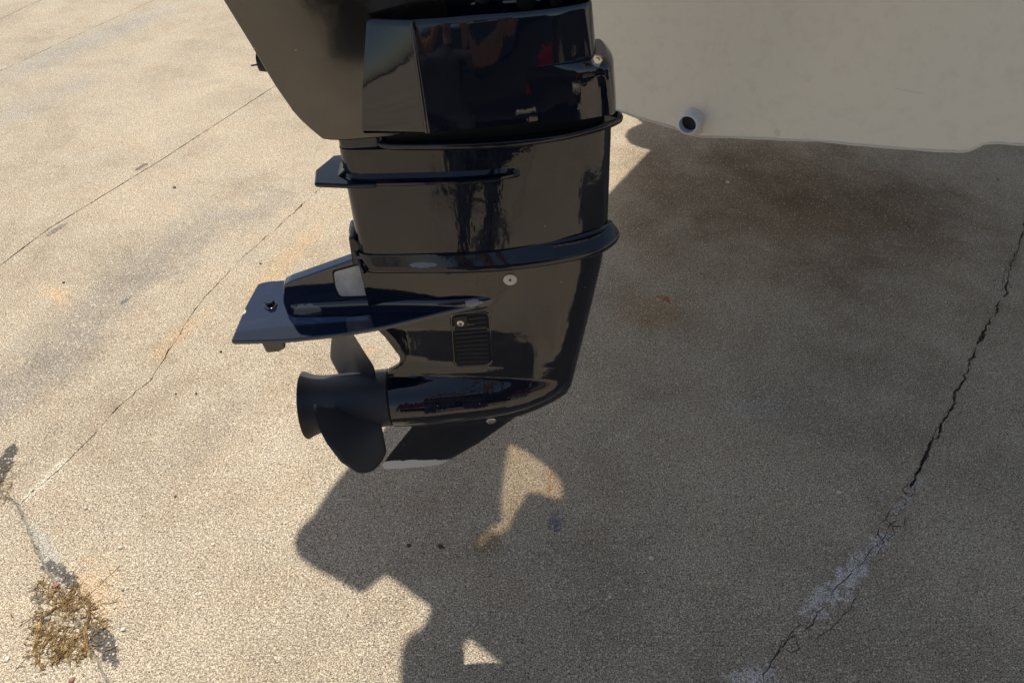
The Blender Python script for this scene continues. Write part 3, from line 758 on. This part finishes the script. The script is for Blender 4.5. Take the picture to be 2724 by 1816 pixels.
# raised bead along the facet edge
def cov(idx, off=0):             # point row on cover skin at loop index
    return [(l_[idx][0], -(l_[idx][1] + off), v_) for v_, l_ in lev]
ib = 5 * 6
pth = cov(ib, .0005)
V, F = tube_geo(pth, [.0024 + .0012 * (1 - i / 21) for i in range(22)], 10); mesh('trim_bead', V, F, M['cover'], motor, smooth=60)
# lower front skirt of the cover, standing proud
i0, i1 = 9 * 6 + 2, 16 * 6
sk = []
for k, (v_, l_) in enumerate(lev):
    if v_ > .866: break
    seg_ = l_[i0:i1].copy(); c_ = np.array([.15, 0]); 
    d_ = seg_ - c_; d_ /= np.linalg.norm(d_, axis=1)[:, None]
    off = .021 if v_ < .848 else .021 * math.sqrt(max(0, 1 - ((v_ - .848) / .018) ** 2))
    o_ = seg_ + d_ * (off * (np.minimum(1, np.linspace(0, 2.2, len(seg_))) ** 1.3)[:, None] + .0002)
    ins = seg_[::-1] - d_[::-1] * .01
    sk.append((v_ if k else v_ - .004, np.concatenate([o_, ins])))
loft('cover_skirt', sk, M['cover'], motor, smooth=40)
hu, hwv = .240, .083
hx_ = revolve('cover_bolt', [(0, .0072), (.004, .0072), (.005, .006), (.005, .003), (.002, .0028), (.002, .0001)], M['steel'], motor, n=6, axis='x', smooth=20)
p_ = at(1586, 163, .090); hx_.location = (p_[0], -.0905, p_[1]); hx_.rotation_euler = (0, 0, R(66))
# rear panel of the lower cowl
pw = lambda v: .030 + .085 * (v - .775)
def atp(px, py):
    w = .03
    for _ in range(10): u, v = at(px, py, w); w = pw(v)
    return (u, v)
PP = [atp(*p) for p in [(592, 0), (664, 117), (730, 228), (778, 297), (799, 321), (830, 349), (858, 372), (880, 374.5), (920, 375)]]
PP = [(PP[0][0] - .075, 1.16)] + PP + [(-.03, PP[-1][1]), (.06, PP[-1][1] + .02), (.06, 1.16)]
rp = prism_uv('rear_cowl_panel', PP, -.02, .02, M['panel'], motor, bevel=.003, seg=3)
for v in rp.data.vertices: v.co.y = -pw(v.co.z) if v.co.y < 0 else pw(v.co.z)
kb = at(690, 165, -.05)
revolve('latch_knob', [(0, .0001), (0, .012), (.012, .014), (.016, .012), (.018, .0001)], M['dark'], motor, n=24, axis='x', smooth=40).location = (kb[0] - .001, .05, kb[1])
tube('latch_pin', [(kb[0] - .012, .05, kb[1] - .004), (kb[0] + .01, .05, kb[1] - .003)], .0012, M['dark'], motor, n=6)
# bracket, hoses and the top cowl, above the picture
prism_uv('swivel_bracket', [(.03, .90), (.215, .90), (.225, 1.16), (.0, 1.16)], -.09, -.005, M['dark'], motor, bevel=.01)
tube('hose', [(.10, -.03, .93), (.115, -.035, .965), (.12, -.02, 1.02), (.13, .0, 1.1)], .011, M['rubber'], motor)
tube('hose', [(.155, -.025, .92), (.165, -.045, .965), (.20, -.035, 1.0), (.23, .0, 1.07)], .012, M['rubber'], motor)
tube('hose', [(.19, -.03, .92), (.205, -.05, .96), (.225, -.045, 1.02), (.25, 0, 1.09)], .008, M['rubber'], motor)
tube('hose', [(.05, -.02, .93), (.06, -.03, .96), (.08, -.02, 1.0), (.09, .0, 1.1)], .009, M['rubber'], motor)
tube('cable', [(.13, -.055, .935), (.128, -.05, .975), (.11, -.03, 1.02), (.1, 0, 1.08)], .0022, M['dark'], motor)
cw = [(-.66, .0), (-.64, .09), (-.55, .15), (-.38, .17), (-.16, .165), (-.03, .12), (.03, .07), (.045, 0)]
lc = sym_loop(cw, 6)
loft('top_cowl', [(1.055, lc * .82), (1.06, lc * .9), (1.085, lc * .96), (1.12, lc), (1.3, lc), (1.42, lc * .95), (1.5, lc * .82), (1.54, lc * .6), (1.55, lc * .2)], M['cover'], motor, smooth=50)
prism_uv('mount_bracket', [(.14, .96), (.24, .96), (.40, 1.02), (.62, 1.10), (.62, 1.22), (.1, 1.22)], -.12, -.03, M['dark'], motor, bevel=.01)

# ------------------------------------------------------------------ dark car behind the photographer (seen in the glossy paint)
car = empty('parked_car', (.40, -3.60, 0), (0, 0, R(90))); car.scale = (1.0, 1.0, 1.32)
tag(car, 'dark parked car with red tail lamp, standing on the open concrete facing away', 'car')
M['carpaint'] = simple('dark_car_paint', (.02, .022, .028), rough=.12, var=.05, bscale=3, bstr=.0)
M['glass'] = simple('dark_glass', (.01, .012, .014), rough=.03, var=.05, bstr=0)
M['redlamp'] = simple('red_lens', (.22, .010, .008), rough=.3, var=.15, bscale=150)
M['tyre'] = simple('tyre_rubber', (.02, .02, .02), rough=.8)
M['rim'] = simple('wheel_alloy', (.5, .5, .5), rough=.3, metal=1)
prof = [(-2.3, .35), (-2.33, .62), (-2.2, .82), (-1.25, .98), (-.55, 1.42), (.2, 1.50), (1.5, 1.48), (2.0, 1.38), (2.24, 1.0), (2.3, .70), (2.27, .35), (1.75, .28), (-1.75, .28)]
def side_prof(pts, hw_, name, mat):
    n_ = len(pts); V = []; F = []
    for y, sh in ((-hw_, .0), (-hw_ * .96, 1), (hw_ * .96, 1), (hw_, 0)):
        for x, z in pts:
            tum = .16 * max(0, (z - .95)) / .5
            yy = y * (1 - tum); V.append((x * (1 if sh else .985), yy, .9 + (z - .9) * (1 if sh else .96)))
    for j in range(3):
        for i in range(n_): F.append((j * n_ + i, j * n_ + (i + 1) % n_, (j + 1) * n_ + (i + 1) % n_, (j + 1) * n_ + i))
    F += [tuple(range(n_)), tuple(reversed(range(3 * n_, 4 * n_)))]
    return mesh(name, V, F, mat, car, bevel=.03, seg=3)
side_prof(prof, .92, 'body', M['carpaint'])
for x0, x1, x2, x3 in ((-1.0, -.50, -.05, -.05), (.02, .02, .85, .95), (1.02, .98, 1.75, 1.95)):
    mesh('window', [(x0, .905, 1.03), (x3, .905, 1.03), (x2, .79, 1.39), (x1, .79, 1.39)], [(0, 1, 2, 3)], M['glass'], car)
for x in (-1.45, 1.4):
    for y in (-.84, .84):
        w_ = revolve('wheel', [(-.11, .22), (-.11, .32), (-.09, .345), (.09, .345), (.11, .32), (.11, .22)], M['tyre'], car, n=40, axis='y', smooth=40, closed=True); w_.location = (x, y, .345)
        r_ = revolve('rim', [(-.08, .0001), (-.09, .1), (-.085, .22), (.085, .22), (.09, .1), (.08, .0001)], M['rim'], w_, n=30, axis='y', smooth=30)
prism_z('tail_lamp', [(1.75, .86), (2.2, .62), (2.315, .62), (2.315, .80), (2.2, .915), (1.80, .935)], .66, .84, M['redlamp'], car, bevel=.02)
prism_z('tail_lamp', [(1.75, -.86), (2.2, -.62), (2.315, -.62), (2.315, -.80), (2.2, -.915), (1.80, -.935)], .66, .84, M['redlamp'], car, bevel=.02)
mesh('rear_window', [(2.03, -.66, 1.36), (2.03, .66, 1.36), (2.262, .74, 1.0), (2.262, -.74, 1.0)], [(0, 1, 2, 3)], M['glass'], car)
box('reflector', (2.31, -.62, .47), (.05, .40, .05), M['disc'], car, bevel=.01)
box('reflector', (2.31, .62, .47), (.05, .40, .05), M['disc'], car, bevel=.01)

van = empty('added_dark_van', (4.6, -3.4, 0), (0, 0, R(20))); van.scale = (1.1, 1.0, 1.62)  # unseen van added to darken the reflection in the cover
tag(van, 'tall dark van parked behind the dark car, nose towards it', 'van')
for ch in list(car.children):
    if ch.name.startswith(('tail', 'reflector')): continue
    c_ = ch.copy(); col.objects.link(c_); c_.parent = van
    for g_ in ch.children:
        d_ = g_.copy(); col.objects.link(d_); d_.parent = c_
# ------------------------------------------------------------------ the photographer, reflected in the paint
def skin_body(name, nodes, edges, mat, parent, sub=2, root=0):
    me = bpy.data.meshes.new(name); me.from_pydata([n_[0] for n_ in nodes], edges, []); me.materials.append(mat)
    o = bpy.data.objects.new(name, me); col.objects.link(o); o.parent = parent
    mo = o.modifiers.new('skin', 'SKIN'); mo.use_smooth_shade = True
    for i, n_ in enumerate(nodes):
        r = n_[1]; me.skin_vertices[0].data[i].radius = r if hasattr(r, '__len__') else (r, r)
    me.skin_vertices[0].data[root].use_root = True
    sb = o.modifiers.new('sub', 'SUBSURF'); sb.levels = sub; sb.render_levels = sub
    return o
person = empty('person', (.02, -.50, 0)); person.rotation_euler.z = 0
tag(person, 'standing person in dark shirt and trousers holding up a phone towards the motor', 'person')
pm = N('clothes_and_skin'); z_ = pm.xyz()
skin = (.42, .25, .17); isarm = pm.math('MULTIPLY', pm.math('GREATER_THAN', z_[1], .22), pm.math('GREATER_THAN', z_[2], .5))
cl = pm.ramp(z_[2], [(0.0, (.03, .03, .03)), (.05, (.05, .055, .08)), (.525, (.035, .04, .05)), (.845, skin)], 'CONSTANT')
zz = pm.math('DIVIDE', z_[2], 1.8); pm.l.new(zz, cl.node.inputs[0])
pm.set(Base_Color=pm.mix(isarm, cl, skin), Roughness=.8, Normal=pm.bump(pm.noise(9, 4), .4, .02))
nodes = [((0, 0, .95), (.15, .105)), ((0, .0, 1.12), (.135, .10)), ((0, -.01, 1.36), (.165, .105)), ((0, 0, 1.48), (.09, .075)), ((0, .02, 1.55), .055), ((0, .035, 1.64), (.075, .085)), ((0, .035, 1.74), (.07, .085)),
         ((.10, 0, .88), .10), ((.13, .02, .50), .082), ((.14, -.01, .10), .062), ((.14, .09, .05), .045), ((.145, .17, .035), .035),
         ((-.10, 0, .88), .10), ((-.13, .02, .50), .082), ((-.14, -.01, .10), .062), ((-.14, .09, .05), .045), ((-.145, .17, .035), .035),
         ((.19, 0, 1.45), .058), ((.25, .10, 1.27), .045), ((.17, .27, 1.45), .036), ((.105, .40, 1.655), .024), ((.10, .435, 1.675), (.016, .030)),
         ((-.19, 0, 1.45), .058), ((-.25, .10, 1.27), .045), ((-.17, .27, 1.45), .036), ((-.105, .40, 1.655), .024), ((-.10, .435, 1.675), (.016, .030)),
         ((0, .13, 1.66), .012)]
edges = [(0, 1), (1, 2), (2, 3), (3, 4), (4, 5), (5, 6), (0, 7), (7, 8), (8, 9), (9, 10), (10, 11), (0, 12), (12, 13), (13, 14), (14, 15), (15, 16),
         (2, 17), (17, 18), (18, 19), (19, 20), (20, 21), (2, 22), (22, 23), (23, 24), (24, 25), (25, 26), (5, 27)]
skin_body('body', nodes, edges, pm.m, person)
for sgn in (1, -1):
    for k, L_ in enumerate((.068, .075, .070, .055)):
        z0 = 1.695 - .017 * k
        skin_body('finger', [((sgn * .10, .435, z0), .0095), ((sgn * .085, .435 + .02, z0 + .002), .009), ((sgn * (.085 - L_ * .45), .462, z0 + .002), .0085), ((sgn * (.085 - L_ * .75), .458, z0), .0075)], [(0, 1), (1, 2), (2, 3)], pm.m, person)
    skin_body('thumb', [((sgn * .102, .42, 1.66), .012), ((sgn * .085, .425, 1.65), .010), ((sgn * .066, .438, 1.66), .009)], [(0, 1), (1, 2)], pm.m, person)
M['hair'] = simple('dark_hair', (.03, .02, .015), rough=.6)
bm = bmesh.new(); bmesh.ops.create_uvsphere(bm, u_segments=24, v_segments=14, radius=1)
for v in bm.verts: v.co = Vector((v.co.x * .092, v.co.y * .112 - .012, max(v.co.z, -.35) * .11)) * (1 + .04 * mnoise.noise(v.co * 5))
me = bpy.data.meshes.new('hair'); bm.to_mesh(me); bm.free(); me.materials.append(M['hair'])
hr = bpy.data.objects.new('hair', me); col.objects.link(hr); hr.parent = person; hr.location = (0, .02, 1.75)
for sx in (-.03, .03):
    ey = revolve('eye', [(-.012, .0001), (-.008, .009), (0, .012), (.008, .009), (.012, .0001)], M['disc'], person, n=16, axis='y'); ey.location = (sx, .108, 1.695)
phone = box('mobile_phone', (0.02, -.048, 1.692), (.155, .009, .074), M['glass'], None, bevel=.003)
tag(phone, 'black mobile phone held up in both hands', 'phone')

# ------------------------------------------------------------------ loose things on the concrete
def rock_mesh(name, s, seed, mat):
    bm = bmesh.new(); bmesh.ops.create_icosphere(bm, subdivisions=2, radius=1)
    for v in bm.verts:
        k = 1 + .35 * mnoise.noise(v.co * 1.3 + Vector((seed * 3.1, 0, 0))) + .1 * mnoise.noise(v.co * 4 + Vector((seed, 5, 0)))
        v.co = Vector((v.co.x * s[0], v.co.y * s[1], v.co.z * s[2])) * k
    me = bpy.data.meshes.new(name); bm.to_mesh(me); bm.free(); me.materials.append(mat); return me
M['white_stone'] = simple('white_stone', (.62, .59, .52), rough=.7, bscale=200)
M['grey_stone'] = simple('grey_stone', (.27, .25, .22), rough=.8, bscale=200)
M['dark_stone'] = simple('dark_stone', (.05, .04, .038), rough=.8, bscale=200)
M['red_stone'] = simple('red_brick_chip', (.30, .14, .10), rough=.8, bscale=200)
M['rust_stone'] = simple('rusty_chip', (.26, .08, .03), rough=.8, bscale=200)
PB = [  # px, py, size (m), material, label
    (464, 500, .0085, 'grey_stone', 'small grey pebble lying alone on sunlit concrete above the long crack', 1.2),
    (588, 936, .0052, 'dark_stone', 'dark reddish pebble on sunlit concrete left of the propeller', 1),
    (228, 1352, .0055, 'white_stone', 'white pebble on sunlit concrete right of the slab corner', 1),
    (467, 1320, .0045, 'rust_stone', 'rust-red chip on sunlit concrete left of the motor shadow', 1),
    (320, 1457, .0055, 'white_stone', 'white pebble beside an orange fleck above the dry weeds', 1),
    (327, 1568, .0042, 'grey_stone', 'greyer of two touching pebbles right of the dry weeds', 1),
    (340, 1564, .0045, 'white_stone', 'whiter of two touching pebbles right of the dry weeds', 1),
    (329, 1674, .0058, 'white_stone', 'round white pebble right of the dry weeds near the bottom', 1),
    (306, 1615, .0045, 'white_stone', 'tiny white pebble close to the dry weeds, just above their middle', 1),
    (148, 1558, .0085, 'red_stone', 'red brick chip at the top of the dry weeds', .7),
    (128, 1646, .0070, 'grey_stone', 'pale stone lying inside the dry weeds', 1),
    (192, 1808, .0095, 'red_stone', 'pinkish stone chip at the bottom edge below the dry weeds', .6),
    (20, 1753, .0065, 'white_stone', 'pale stone at the bottom left edge beside a hairline crack', .8),
    (568, 1448, .0048, 'white_stone', 'white pebble midway between the dry weeds and the motor shadow', 1),
    (532, 1580, .0042, 'white_stone', 'small white pebble low on sunlit concrete, below its twin', 1),
    (1088, 1450, .0065, 'dark_stone', 'smaller black chip in the shadow below the skeg', .4),
    (1172, 1452, .0085, 'dark_stone', 'larger black chip in the shadow below the skeg', .4),
    (1732, 1485, .0075, 'white_stone', 'brightest white pebble in the middle of the boat shadow', .7),
    (1622, 1588, .0055, 'white_stone', 'small white pebble low in the boat shadow', .7),
    (2232, 1310, .0055, 'white_stone', 'white pebble left of the wide crack in the boat shadow', .7),
    (2204, 1445, .0085, 'grey_stone', 'pale stone left of the light scaly patch along the crack', .6),
    (2240, 1470, .0080, 'grey_stone', 'flat tan stone touching the light scaly patch along the crack', .5),
    (1935, 486, .0080, 'white_stone', 'pale pebble in the brown shade under the transom', .7),
    (2655, 477, .0090, 'grey_stone', 'tan pebble in the brown shade under the hull corner', .7),
    (1875, 563, .0070, 'grey_stone', 'faint pebble in the shade between motor and brown stain', .7),
    (170, 752, .0060, 'dark_stone', 'black speck of stone beside the orange stain', .8),
    (522, 1030 + 17, .0045, 'dark_stone', 'dark chip on sunlit concrete between crack and propeller', .8),
    (468, 1048, .0050, 'dark_stone', 'darker left chip on sunlit concrete between crack and propeller', .8),
    (2250, 690, .0050, 'grey_stone', 'grey pebble far right in the shaded brown concrete', .8),
    (693, 692 + 10, .0050, 'dark_stone', 'dark pebble near the rusty end of the long crack', .8),
]
for i, (px, py, s, mt, lab, fz) in enumerate(PB):
    x, y = gnd(px, py); s *= G * 1.3
    me = rock_mesh('pebble', (s * .6 * random.uniform(.85, 1.25), s * .6 * random.uniform(.7, 1.1), s * .48 * fz), i, M[mt])
    o = bpy.data.objects.new('pebble', me); col.objects.link(o); o.location = (x, y, s * .25 * fz); o.rotation_euler = (0, 0, random.random() * 6)
    tag(o, lab, 'pebble', 'loose pebbles on the concrete')
# aggregate stones broken out of the wide crack
for i, (px, py, s) in enumerate([(2384, 1375, .022), (2357, 1412, .022), (2368, 1348, .010), (2420, 1302, .016), (2340, 1443, .013), (2392, 1330, .009), (2350, 1360, .012), (2690, 765, .013), (2665, 700, .012), (2290, 1560, .02), (2200, 1610, .026), (2135, 1683, .026), (2105, 1718, .022), (2180, 1660, .017)]):
    x, y = gnd(px, py); s *= G; me = rock_mesh('loose_aggregate', (s * .55, s * .5, .008), 50 + i, M['concrete'])
    o = bpy.data.objects.new('aggregate_stone', me); col.objects.link(o); o.location = (x, y, -.004); o.parent = ground
# grit: countless tiny chips, one object
def grit(name, pts, smin, smax, mat, kind='stuff', lab=None, cat=None, zf=.5):
    V = []; F = []
    for (x, y, z) in pts:
        s = random.uniform(smin, smax); a = random.random() * 6.28; k = len(V)
        c = [(math.cos(a + q * 2.094 + random.uniform(-.3, .3)) * s * random.uniform(.6, 1), math.sin(a + q * 2.094) * s * random.uniform(.6, 1)) for q in range(3)]
        for cx, cy in c: V.append((x + cx, y + cy, z))
        for cx, cy in c: V.append((x + cx * .6, y + cy * .6, z + s * zf))
        F += [(k + 3, k + 4, k + 5), (k, k + 1, k + 4, k + 3), (k + 1, k + 2, k + 5, k + 4), (k + 2, k, k + 3, k + 5)]
    o = mesh(name, V, F, mat); tag(o, lab, cat, kind=kind); return o
pts = []
for _ in range(900):
    px, py = random.uniform(-60, 2780), random.uniform(420, 1880); x, y = gnd(px, py); pts.append((x, y, 0.0002))
grit('sand_grit', pts[:450], .0008, .0024, M['white_stone'], lab='pale sand grains scattered over the concrete', cat='grit')
grit('dark_grit', pts[450:], .0008, .0026, M['dark_stone'], lab='dark grit grains scattered over the concrete', cat='grit')
pts = []
for _ in range(2600):
    e = random.uniform(.6, 3.5); nn = f2(e) + random.gauss(0, .006); x, y = XY(e, nn); pts.append((x, y, -.010 if abs(nn - f2(e)) < .004 else .0))
for _ in range(1500):
    n_ = random.uniform(-2.06, -.97); e = fJ(n_) + random.gauss(0, .010); x, y = XY(e, n_); pts.append((x, y, -.008 if random.random() < .4 else 0))
grit('crack_grit', pts, .001, .0032, M['grey_stone'], lab='crumbled grit filling the cracks and the slab joint', cat='grit')
V = []; F = []; k = 0; n_ = -2.9
while n_ < -.35:
    for q_, off in enumerate((-.016, -.008, 0, .008, .016)):
        e = fJ(n_) + off; z = -.0035 + .003 * fr(n_ * 60, q_ * 3) - .003 * abs(off) / .016; V.append((*XY(e, n_), z))
    if k: F += [((k - 1) * 5 + q_, (k - 1) * 5 + q_ + 1, k * 5 + q_ + 1, k * 5 + q_) for q_ in range(4)]
    k += 1; n_ += .006
mesh('joint_filler', V, F, M['filler'], ground, smooth=30)
# hairline cracks of the slabs: thin dirt-filled slivers lying in the surface
def hair(pxs, w, seed):
    P_ = [gnd(*p) for p in pxs]; D = []
    for (a, b) in zip(P_[:-1], P_[1:]):
        L_ = math.dist(a, b); k = max(2, int(L_ / .006))
        for q_ in range(k): D.append((a[0] + (b[0] - a[0]) * q_ / k, a[1] + (b[1] - a[1]) * q_ / k))
    V = []; F = []
    for i in range(len(D)):
        t = np.array(D[min(i + 1, len(D) - 1)]) - np.array(D[max(i - 1, 0)]); t /= np.linalg.norm(t) + 1e-9; nn = np.array([-t[1], t[0]])
        c = np.array(D[i]) + nn * .003 * fr(i * .25, seed); ww = w * max(.12, .7 + 1.3 * fr(i * .35, seed + 3)) * min(1, i / 3, (len(D) - 1 - i) / 3)
        V += [(*(c + nn * ww), .0004), (*(c - nn * ww), .0004)]
    for i in range(len(D) - 1): F.append((2 * i, 2 * i + 1, 2 * i + 3, 2 * i + 2))
    o = mesh('hairline_crack', V, F, M['base'], ground); return o
hair([(232, 1590), (258, 1562), (290, 1532), (322, 1502), (334, 1497)], .0012, 1)
hair([(35, 1790), (75, 1745), (95, 1715), (110, 1700)], .0011, 2)
hair([(165, 1560), (210, 1500), (255, 1458), (310, 1400)], .0004, 4)
def ringc(px, py, r, w, seed, a0=0, a1=6.4):
    a0 = random.uniform(0, 6.3); nn_ = random.choice((5, 6)); q_ = [(px + r * random.uniform(.72, 1.12) * math.cos(a0 + a), py + r * random.uniform(.8, 1.25) * math.sin(a0 + a)) for a in np.linspace(0, 6.28, nn_ + 1)[:-1]]
    hair(q_ + q_[:random.choice((0, 1, 1))], w, seed)
for k_, (px, py, r, w) in enumerate([(2384, 1375, 27, .0018), (2357, 1412, 25, .0012), (2420, 1302, 18, .0018), (2343, 1445, 14, .0008), (2398, 1335, 13, .001), (2105, 1715, 25, .0015), (2135, 1680, 24, .0009), (2660, 755, 18, .0012), (2640, 830, 13, .0009), (2690, 700, 10, .0009), (2440, 1262, 10, .0009), (2230, 1560, 30, .0006), (2180, 1640, 34, .0008)]):
    ringc(px, py, r, w, 20 + k_)
hair([(2165, 1700), (2210, 1672), (2260, 1620), (2290, 1560)], .0012, 7); hair([(2330, 1480), (2352, 1440), (2330, 1420), (2350, 1392)], .0013, 8)
hair([(2520, 1110), (2498, 1128), (2470, 1190), (2455, 1230)], .0018, 9); hair([(2715, 640), (2700, 690), (2672, 722), (2665, 770)], .0012, 10)
hair([(2050, 1760), (2075, 1728), (2095, 1700), (2120, 1660)], .0016, 11)
hair([(2010, 1050 - 560), (2080, 520), (2150, 540)], .0006, 6)

# dry weeds rooted in the joint
M['straw'] = (lambda m: (m.set(Base_Color=m.ramp(m.noise(90, 3), [(.3, (.04, .02, .010)), (.5, (.21, .12, .035)), (.72, (.42, .31, .13))]), Roughness=.8), m.m)[1])(N('dry_straw'))
def weeds(name, paths, mat, lab, cat, radius=.0009, n=4):
    V = []; F = []
    for p in paths:
        v, f = tube_geo(p, [radius * random.uniform(.6, 1.2)] * (len(p) - 1) + [radius * .3], n)
        k = len(V); V += v; F += [tuple(x + k for x in q_) for q_ in f]
    o = mesh(name, V, F, mat, smooth=60); tag(o, lab, cat); return o
paths = []
def strand(x, y, L_, a, z0=.001, curl=1.6):
    L_ *= 1.1
    p = []; z = z0; cx, cy = x, y; da = random.uniform(-curl, curl) * .4
    for k in range(7):
        p.append((cx, cy, max(.0008, z + .010 * math.sin(k / 6 * math.pi) * random.uniform(.1, .6)))); a += da
        cx += math.cos(a) * L_ / 6; cy += math.sin(a) * L_ / 6
    return p
c0 = gnd(170, 1610)
for _ in range(150):
    px = random.gauss(178, 30); py = random.gauss(1600, 22); x, y = gnd(px, py)
    paths.append(strand(x, y, random.uniform(.010, .035), random.random() * 6.28))
for (px, py, sx, sy, cnt) in ((115, 1565, 8, 12, 28), (140, 1690, 18, 26, 70), (185, 1720, 18, 22, 70), (225, 1720, 14, 22, 40), (235, 1640, 8, 18, 30), (105, 1700, 6, 26, 40), (100, 1650, 6, 16, 30), (268, 1665, 12, 8, 18), (160, 1740, 10, 10, 40)):
    for _ in range(cnt):
        x, y = gnd(random.gauss(px, sx), random.gauss(py, sy)); paths.append(strand(x, y, random.uniform(.008, .040), random.random() * 6.28))
for _ in range(60):
    x, y = gnd(random.gauss(180, 70), random.gauss(1660, 75)); paths.append(strand(x, y, random.uniform(.005, .03), random.random() * 6.28, curl=.5))
arc = [gnd(*p) for p in [(150, 1615), (115, 1645), (100, 1690), (94, 1720), (98, 1750), (110, 1772), (118, 1780)]]
for k in range(14): paths.append([(x + random.gauss(0, .002), y + random.gauss(0, .002), .002 + random.random() * .004) for x, y in arc])
arc = [gnd(*p) for p in [(240, 1600), (240, 1640), (228, 1680), (232, 1720), (250, 1760)]]
for k in range(6): paths.append([(x + random.gauss(0, .0025), y + random.gauss(0, .0025), .002 + random.random() * .004) for x, y in arc])
wd = weeds('dry_weed_clump', paths, M['straw'], 'tangled clump of dry brown weeds growing from the slab joint at lower left', 'weeds'); wd['kind'] = 'stuff'
paths = []
for _ in range(60):
    x, y = gnd(random.uniform(-30, 25), random.uniform(1240, 1330)); paths.append(strand(x, y, random.uniform(.012, .04), random.gauss(.3, .8)))
weeds('dry_grass_tuft', paths, M['straw'], 'sparse straw tuft on the dark patch at the left edge', 'weeds', radius=.0006)

scene.render.engine = 'CYCLES'
scene.cycles.max_bounces = 8
